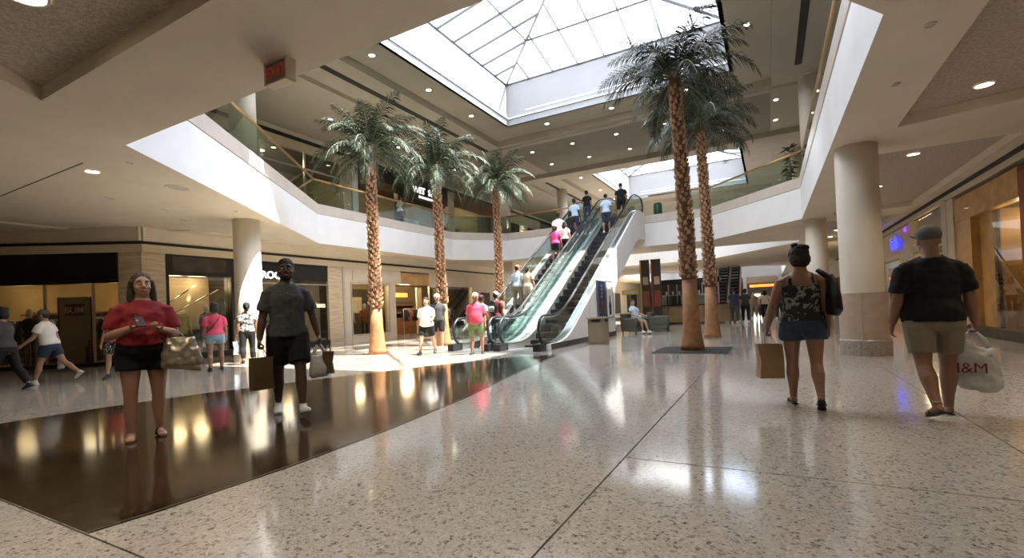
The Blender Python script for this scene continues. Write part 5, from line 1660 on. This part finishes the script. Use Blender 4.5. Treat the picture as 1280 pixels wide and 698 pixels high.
# ---- bags
def paper_bag(p, rz, w, d, h, m, label, group='shopping bags in hands'):
    """flat topped paper carrier; p is the hand grip, the bag hangs below"""
    top = .10
    t = thing('paper_bag', label, 'shopping bag', (p[0], p[1], p[2]-top-h), rz, group)
    mb = MB(); fl = .004
    vs = []
    for z, ww, dd in ((0,w*.96,d),(h*.5,w*.98,d*.9),(h,w,d*.55)):
        for sx, sy_ in ((-1,-1),(1,-1),(1,1),(-1,1)): vs.append((sx*ww/2, sy_*dd/2, z))
        if z == h*.5:
            vs[-3] = (vs[-3][0]-.02, vs[-3][1], z); vs[-2] = (vs[-2][0]-.02, vs[-2][1], z)
    fs = [(3,2,1,0)] + [(k*4+i, k*4+(i+1)%4, (k+1)*4+(i+1)%4, (k+1)*4+i) for k in (0,1) for i in range(4)]
    mb.add(vs, fs)
    o = mb.build('bag_body', m, t); md = o.modifiers.new('s', 'SOLIDIFY'); md.thickness = .004
    for sy_ in (-1, 1):
        MB().tube([(-w*.2, sy_*d*.27, h-.03), (-w*.18, sy_*d*.2, h+.05), (-.02, sy_*.008, h+top), (.02, sy_*.008, h+top), (w*.18, sy_*d*.2, h+.05), (w*.2, sy_*d*.27, h-.03)], .004, 6).build('bag_handle', m, t, smooth=True)
    return t
def plastic_bag(p, rz, w, d, h, m, label, seed=1, group='shopping bags in hands', skew=0):
    top = .13
    t = thing('plastic_bag', label, 'shopping bag', (p[0], p[1], p[2]-top-h), rz, group)
    mb = MB(); r_ = random.Random(seed)
    mb.tube([(skew*.02,0,.012),(skew*.03,0,h*.16),(skew*.02,0,h*.5),(0,0,h*.8),(-skew*.01,0,h*.97),(0,0,h)],
            [(w*.36,d*.36),(w*.5,d*.5),(w*.5,d*.47),(w*.44,d*.32),(w*.42,d*.16),(w*.36,d*.10)], 18, ref=(1,0,0))
    o = remesh(mb, 'bag_body', m, t, .012, 2)
    for v in o.data.vertices:
        q = v.co*9 + Vector((seed*3.1,0,0)); v.co += v.normal*(noise.noise(q)*.022 + noise.noise(q*2.7)*.008)
        if v.co.z < .002: v.co.z = .002
    for sx in (-1, 1):
        MB().tube([(sx*w*.30,0,h*.94),(sx*w*.2,.0,h+top*.45),(sx*.012,0,h+top)], [(.034,.010),(.02,.009),(.014,.008)], 8, ref=(1,0,0)).build('bag_handle', m, t, smooth=True)
    return t

# ---- foreground four
# woman in red, looking up from her phone
g_red = Rig(1.64, 1.19, .75, 1.0, 0, ((4,4),(-3,2)), (((-.28,-.02,1.09),(-.10,-.25,1.17)), ((.28,-.02,1.09),(.13,-.24,1.15))), (0,0), (-4,8), .02)
wr = (-5.55, 2.47)
w1 = person('woman in red t-shirt and black shorts holding a phone to her chest', wr, facing(5.5,-2.2), g_red, 'skin_light', 'tee_red', 'short_black', 'long', 'hair_brown', True,
            curl=(48,55), sleeve=.80, hem=1.02, top_m=.020, low_len=.42, low_flare=.02, shoe='sandal', hn=((0,-.3,1),(0,-.3,1)))
ph = world_pt(w1, (g_red.wri[-1] + g_red.hdir[-1]*.11 + Vector((0,-.02,.03)))*g_red.k)
pt = thing('smartphone', 'dark smartphone in the hand of the woman in red', 'phone', ph, w1.rotation_euler[2]+.2)
pm = MB(); pm.box(-.036,.036,-.006,.004,-.07,.07); o = pm.build('phone_case', 'shoe_black', pt); o.rotation_euler = (-.9,0,0)
pm = MB(); pm.box(-.032,.032,.004,.0055,-.064,.064); o = pm.build('phone_screen', 'poster_navy', pt); o.rotation_euler = (-.9,0,0)
# metallic tote on her forearm
tg = world_pt(w1, (g_red.elb[1].lerp(g_red.wri[1], .45))*g_red.k)
tt = thing('tote_bag', 'crumpled metallic beige tote bag on the forearm of the woman in red', 'handbag', (tg.x, tg.y, tg.z-.405), w1.rotation_euler[2]-.1)
mb = MB(); mb.tube([(.10,-.02,.012),(.11,-.02,.08),(.10,-.02,.2),(.09,-.02,.30),(.09,-.02,.34)], [(.16,.06),(.185,.08),(.165,.075),(.14,.05),(.13,.025)], 18, ref=(1,0,0))
o = remesh(mb, 'bag_body', 'tote_metal', tt, .010, 2)
for v in o.data.vertices: v.co += v.normal*(noise.noise(v.co*14)*.014 + noise.noise(v.co*31)*.005)
for sy_ in (-1, 1): MB().tube([(-.01,-.02+sy_*.02,.28),(-.01,sy_*.01,.36),(0,.0,.425),(.08,-.01,.41),(.18,-.02+sy_*.015,.28)], [(.012,.004)]*5, 6, ref=(0,1,0)).build('bag_handle', 'tote_metal', tt, smooth=True)
# cross body strap
mb = MB(); k = g_red.k
mb.tube([Vector(g_red.up(p))*k for p in ((-.10,.06,1.43),(-.10,-.03,1.455),(-.09,-.115,1.36),(-.04,-.19,1.24),(.05,-.205,1.14),(.15,-.185,1.05),(.235,-.05,.99))], [(.012,.004)]*7, 6, ref=(1,0,0))
st = mb.build('bag_strap', 'leather_black', w1, smooth=True)

# man in grey, striding with bags in both hands
g_man = Rig(1.83, 1.08, .12, 0, 0, ((-10,14),(20,6)), ((2,14,10),(4,17,14)), (22,-14), (-2,-4), .0)
m1 = person('bearded man in grey henley shirt and black shorts walking with bags in both hands', (-5.03,3.72), facing(5.0,-3.1), g_man, 'skin_dark', 'tee_grey', 'short_black', 'crop', 'hair_dark', True,
            curl=(78,78), sleeve=.78, hem=.87, low_len=.80, low_flare=.035, shoe='shoe_white', collar=True, beard=True)
p = world_pt(m1, g_man.grip(-1)); paper_bag(p, m1.rotation_euler[2]+.35, .24, .13, .36, 'kraft_dark', 'dark brown paper bag hanging from the hand of the man in grey')
p = world_pt(m1, g_man.grip(1)); plastic_bag(p, m1.rotation_euler[2]+.3, .24, .16, .28, 'plastic_white', 'small white plastic bag hanging from the hand of the man in grey', 2)
p2 = world_pt(m1, g_man.grip(1)*1.0 + Vector((.10,-.02,.0))); paper_bag(p2, m1.rotation_euler[2]-.3, .13, .08, .26, 'kraft_dark', 'narrow tan paper bag beside the white plastic bag of the man in grey')

# woman in patterned tank top, walking away
g_wb = Rig(1.655, 1.12, .1, .6, 0, ((-6,28),(9,4)), ((4,9,12),(-2,20,16)), (38,0), (6,6), .0)
# seen from behind her left side is on the viewer's left
w2 = person('woman in dark patterned tank top and denim shorts walking away with a paper bag', (.27,5.83), facing(-.06,1), g_wb, 'skin_tan', 'floral_top', 'denim', 'bun', 'hair_dark', True,
            curl=(30,78), hem=.93, tank=True, top_m=.014, low_len=.42, low_flare=.02, shoe='flipflop')
p = world_pt(w2, g_wb.grip(1)); paper_bag(p, w2.rotation_euler[2]+.25, .25, .17, .36, 'kraft', 'light kraft paper bag in the hand of the woman in the tank top')
sb = thing('shoulder_bag', 'slouchy black shoulder bag under the arm of the woman in the tank top', 'handbag', world_pt(w2, (-.27,.02,.93)), w2.rotation_euler[2])
mb = MB(); mb.tube([(0,0,.0),(-.01,0,.06),(-.005,0,.2),(.0,0,.34),(.02,0,.42)], [(.05,.14),(.075,.20),(.07,.18),(.05,.13),(.03,.06)], 16, ref=(1,0,0))
remesh(mb, 'bag_body', 'leather_black', sb, .011, 2)
mb = MB(); mb.tube([(.02,-.09,.36),(.06,-.09,.42),(.115,-.04,.475),(.12,.03,.47),(.06,.09,.42),(.02,.09,.36)], [(.02,.006)]*6, 6); mb.build('bag_strap', 'leather_black', sb, smooth=True)

# man in black t-shirt, walking away
g_mb = Rig(1.73, 1.20, .5, 0, 0, ((8,4),(-9,26)), ((3,17,10),(2,12,14)), (0,20), (2,0), .0)
m2 = person('man in black t-shirt, khaki shorts and grey cap walking away with a white bag', (1.29,5.70), facing(-.12,1), g_mb, 'skin_tan', 'tee_black', 'khaki', None, 'hair_dark', True,
            curl=(80,30), sleeve=.86, hem=.86, top_m=.026, low_len=.76, low_flare=.015, shoe='flipflop', cap='cap_grey')
p = world_pt(m2, g_mb.grip(-1))
pb = plastic_bag(p, m2.rotation_euler[2]+pi-.15, .33, .16, .42, 'plastic_white', 'large white plastic carrier bag with red lettering in the hand of the man in black', 5, skew=1)
text_part('bag_letters', 'H&M', 'hm_red', pb, .13, Matrix.Translation((-.07,-.092,.22)) @ Matrix.Rotation(-.1, 4, 'Z') @ Matrix.Rotation(pi/2, 4, 'X'), extrude=.006, world=False)

# ---- everyone else (further away)
def simple(label, x, y, rz, h, skin, top, low, hair='short', haircol='hair_dark', w=1.0, legs=((-8,8),(10,4)), arms=((4,10,12),(-4,10,14)), z=0, group='shoppers further away', **kw):
    rg = Rig(h, w, kw.pop('belly', .2), kw.pop('bust', 0), kw.pop('lean', 0), legs, arms, kw.pop('foot', (10,0)), kw.pop('head', (0,0)), stance=kw.pop('stance', .05), seated=kw.pop('seated', False))
    kw.setdefault('low_flare', .006)
    t = person(label, (x, y, z), rz, rg, skin, top, low, hair, haircol, group=group, **kw)
    return t, rg
TOC = lambda x, y: facing(-x, -y)
# by the angled store
t, rg = simple('woman with bun in charcoal t-shirt and black trousers passing the black fascia store', -12.6, 3.36, facing(-.8,-.75), 1.58, 'skin_light', 'tee_charcoal', 'short_black', 'bun', w=1.12, legs=((-16,12),(20,6)), low_len=1.9, lean=4, foot=(22,-8), shoe='shoe_black')
t, rg = simple('person in white shirt and denim shorts passing the black fascia store', -13.3, 4.22, facing(-.8,-.7), 1.58, 'skin_light', 'tee_white', 'denim', 'short', 'hair_brown', w=1.12, legs=((-24,26),(18,4)), arms=((-16,10,6),(20,8,30)), lean=10, foot=(40,0), low_len=.62, cap='cap_grey', curl=(70,30))
p = world_pt(t, rg.grip(-1)); plastic_bag(p, t.rotation_euler[2]+.4, .2, .13, .26, 'plastic_white', 'small white bag carried by the person in the white shirt', 7)
t, rg = simple('person in coral t-shirt and black and white patterned shorts behind the woman in red', -12.62, 5.08, facing(.5,-.6), 1.52, 'skin_light', 'tee_coral', 'dot_short', 'short', 'hair_brown', legs=((8,2),(-8,10)), low_len=.72, shoe='shoe_black')
t, rg = simple('woman in bright pink t-shirt and pale denim shorts looking at the dark store', -11.38, 6.51, facing(-.9,.35), 1.56, 'skin_tan', 'tee_pink', 'denim_light', 'bun', w=1.14, bust=.7, legs=((3,2),(-4,4)), low_len=.45, hem=.93, foot=(0,0), shoe='shoe_black', sleeve=.8)
rig_ = rg; mb = MB(); mb.tube([Vector(rg.up(q))*rg.k for q in ((-.12,-.05,1.44),(-.11,.06,1.44),(-.05,.145,1.32),(.05,.15,1.18),(.15,.14,1.06),(.2,.05,.98))], [(.012,.005)]*6, 6, ref=(1,0,0)); mb.build('bag_strap', 'leather_black', t, smooth=True)
bt = thing('drink_bottle', 'pale bottle in the hand of the woman in bright pink', 'bottle', world_pt(t, rg.grip(1))-Vector((0,0,.10)), 0)
MB().lathe([(.028,0),(.03,.02),(.03,.12),(.012,.16),(.012,.18)], 12).build('bottle_body', 'cloth_white', bt, smooth=True); MB().lathe([(.014,.18),(.014,.20)], 10).build('bottle_cap', 'cloth_blue', bt)
t, rg = simple('woman in dark striped top half hidden by the sunlit column', -12.1, 7.75, facing(-.9,.5), 1.6, 'skin_tan', 'stripe_top', 'short_black', 'tail', legs=((4,4),(-6,8)), low_len=1.8, shoe='shoe_black')
p = world_pt(t, rg.grip(1)); paper_bag(p, t.rotation_euler[2]+.2, .26, .12, .34, 'blue_print', 'white bag with dark blue print beside the sunlit column')
# before the escalators
t, rg = simple('man in white t-shirt and black shorts striding past the sunlit palms', -8.43, 10.57, facing(.35,-1), 1.6, 'skin_light', 'tee_white', 'short_black', 'crop', w=1.12, belly=.5, legs=((22,8),(-18,12)), arms=((-10,12,15),(18,10,60)), low_len=.78, foot=(-8,24), shoe='shoe_black', hem=.86, sleeve=.85)
t, rg = simple('person in dark clothes and white hat behind the man in the white t-shirt', -9.05, 11.9, facing(.6,-1), 1.72, 'skin_light', 'tee_charcoal', 'short_black', 'short', cap='cloth_white', low_len=.8)
t, rg = simple('man in coral pink polo shirt and olive shorts standing at the escalator foot', -6.87, 10.68, facing(.45,-1), 1.62, 'skin_tan', 'tee_pink', 'olive', 'short', cap='beige_cloth', w=1.14, belly=.45, legs=((5,4),(-5,6)), low_len=.9, shoe='shoe_black', hem=.88, sleeve=.85, collar=True, foot=(0,0))
t, rg = simple('person in maroon cap stepping onto the escalator', -7.72, 12.35, facing(.3,1), 1.6, 'skin_tan', 'tee_white', 'short_black', 'short', cap='tee_maroon', z=0.013)
t, rg = simple('person with black backpack boarding the escalator', -7.45, 12.75, facing(0,1), 1.66, 'skin_tan', 'tee_maroon', 'tee_navy', 'short', cap='cloth_white', z=esc_z(12.75)+.005, low_len=1.8, legs=((0,0),(3,3)))
bp = thing('backpack', 'black backpack worn by the person boarding the escalator', 'backpack', world_pt(t, (0,.19,1.0)), t.rotation_euler[2])
mb = MB(); mb.tube([(0,0,0),(0,.01,.06),(0,.01,.25),(0,0,.38),(0,-.01,.42)], [(.12,.06),(.15,.085),(.145,.08),(.11,.06),(.05,.03)], 14, ref=(1,0,0)); remesh(mb, 'pack_body', 'leather_black', bp, .014, 2)
mb = MB(); mb.tube([(0,.07,.06),(0,.105,.1),(0,.10,.2),(0,.08,.23)], [(.08,.01),(.1,.02),(.1,.02),(.08,.01)], 12, ref=(1,0,0)); mb.build('front_pocket', 'cloth_grey', bp, smooth=True)
# riders
gr = 'people riding the escalators up'
R0 = dict(legs=((2,2),(-2,2)), foot=(0,0), group=gr)
def rider(label, x, y, h, skin, top, low, hair, **kw):
    d = dict(R0); d.update(kw)
    # stand on the tread of the step below the feet
    run = .40; ys0 = YB-.75; kq = math.floor((y-ys0)/run); z = esc_z(ys0+kq*run+run/2)+.004
    return simple(label, x, ys0+kq*run+run*.5, facing(kw.pop('fx', 0), 1), h, skin, top, low, hair, z=z, **{q: v for q, v in d.items() if q != 'fx'})
rider('man in pale blue shirt and red cap low on the escalator', -7.82, 15.0, 1.62, 'skin_light', 'tee_paleblue', 'khaki', 'short', cap='tee_coral', low_len=1.7, w=1.1, sleeve=.9)
rider('woman in cream top and beige skirt shorts beside the man in pale blue', -7.42, 15.0, 1.55, 'skin_light', 'beige_cloth', 'beige_cloth', 'tail', low_len=.7, w=1.05)
rider('woman in hot pink top and pink cap with black shorts on the escalator', -7.66, 18.0, 1.56, 'skin_tan', 'tee_hotpink', 'short_black', 'tail', cap='tee_coral', low_len=.7, w=1.05)
rider('man in white t-shirt above the woman in hot pink', -7.85, 19.0, 1.78, 'skin_dark', 'tee_white', 'tee_charcoal', 'crop', low_len=.9, w=1.1)
rider('woman in cream jacket beside the man in white on the escalator', -7.40, 18.6, 1.5, 'skin_light', 'cloth_cream', 'short_black', 'long', low_len=1.8)
rider('person in black dress midway up the escalator', -7.45, 19.5, 1.6, 'skin_tan', 'tee_black', 'short_black', 'tail', low_len=.7)
rider('man in pale blue t-shirt near the top of the escalator', -7.7, 20.6, 1.72, 'skin_dark', 'tee_paleblue', 'tee_navy', 'crop', low_len=.95)
rider('woman in black top and blue jeans at the top of the escalator', -7.5, 21.8, 1.6, 'skin_light', 'tee_black', 'denim', 'tail', low_len=1.85, arms=((4,10,12),(30,10,80)))
rider('man in pale grey and blue t-shirt on the emptier escalator', -6.22, 20.6, 1.7, 'skin_tan', 'tee_paleblue', 'tee_navy', 'crop', low_len=1.0)
rider('large man in black clothes on the emptier escalator', -5.86, 21.8, 1.68, 'skin_tan', 'tee_black', 'tee_black', 'crop', low_len=.95, w=1.18, hem=.8)
# upper walkway, kiosk side and far end
simple('person in white and dark jacket on the upper walkway', -16.2, 18.6, facing(.2,1), 1.68, 'skin_tan', 'cloth_white', 'short_black', 'short', z=ZF, low_len=1.85)
simple('man in navy shirt walking past the kiosk end', -1.61, 25.8, facing(.1,1), 1.74, 'skin_tan', 'tee_navy', 'tee_charcoal', 'crop', low_len=1.85, w=1.08)
simple('person in grey beside the man in navy', -1.15, 26.4, facing(0,1), 1.7, 'skin_light', 'tee_charcoal', 'short_black', 'short', low_len=1.85)
simple('woman with long dark hair in cream top walking away far down the mall', -.34, 30.08, facing(0,1), 1.66, 'skin_tan', 'beige_cloth', 'short_black', 'long', low_len=1.8, w=1.06)
simple('person in tan top far down the mall', -.95, 32.6, facing(.1,-1), 1.66, 'skin_light', 'khaki', 'khaki', 'short', low_len=1.8)
simple('person in white top far down the mall', -.55, 33.4, facing(-.1,-1), 1.66, 'skin_light', 'beige_cloth', 'denim', 'short', low_len=1.8)
simple('person in dark top beside the woman in cream', .35, 30.9, facing(-.1,1), 1.64, 'skin_tan', 'tee_charcoal', 'tee_charcoal', 'long', low_len=1.8)
simple('person in maroon top near the third column', .78, 30.2, facing(0,1), 1.6, 'skin_tan', 'tee_maroon', 'short_black', 'tail', low_len=1.8)
simple('person in dark clothes by the neon sign shop door', 3.95, 25.0, facing(-.5,-1), 1.7, 'skin_tan', 'tee_charcoal', 'short_black', 'short', low_len=1.85)
simple('kiosk attendant in pink shirt behind the counter', -2.75, 28.3, facing(.2,-1), 1.66, 'skin_light', 'tee_hotpink', 'short_black', 'tail', low_len=1.85)
# seated person in the first armchair
srz = radians(62)
rg = Rig(1.66, 1.0, .2, 0, -14, ((82,80),(78,58)), ((30,10,45),(30,10,45)), (-8,-8), (6,0), seated=True)
zoff = .46 - .80*rg.k
st = person('person in pale blue shirt and grey shorts sitting in the armchair', (-4.66, 18.62, zoff), srz, rg, 'skin_light', 'tee_paleblue', 'cloth_grey', 'short', 'hair_brown', low_len=.85)

bpy.context.view_layer.layer_collection.children['mall'].exclude = False
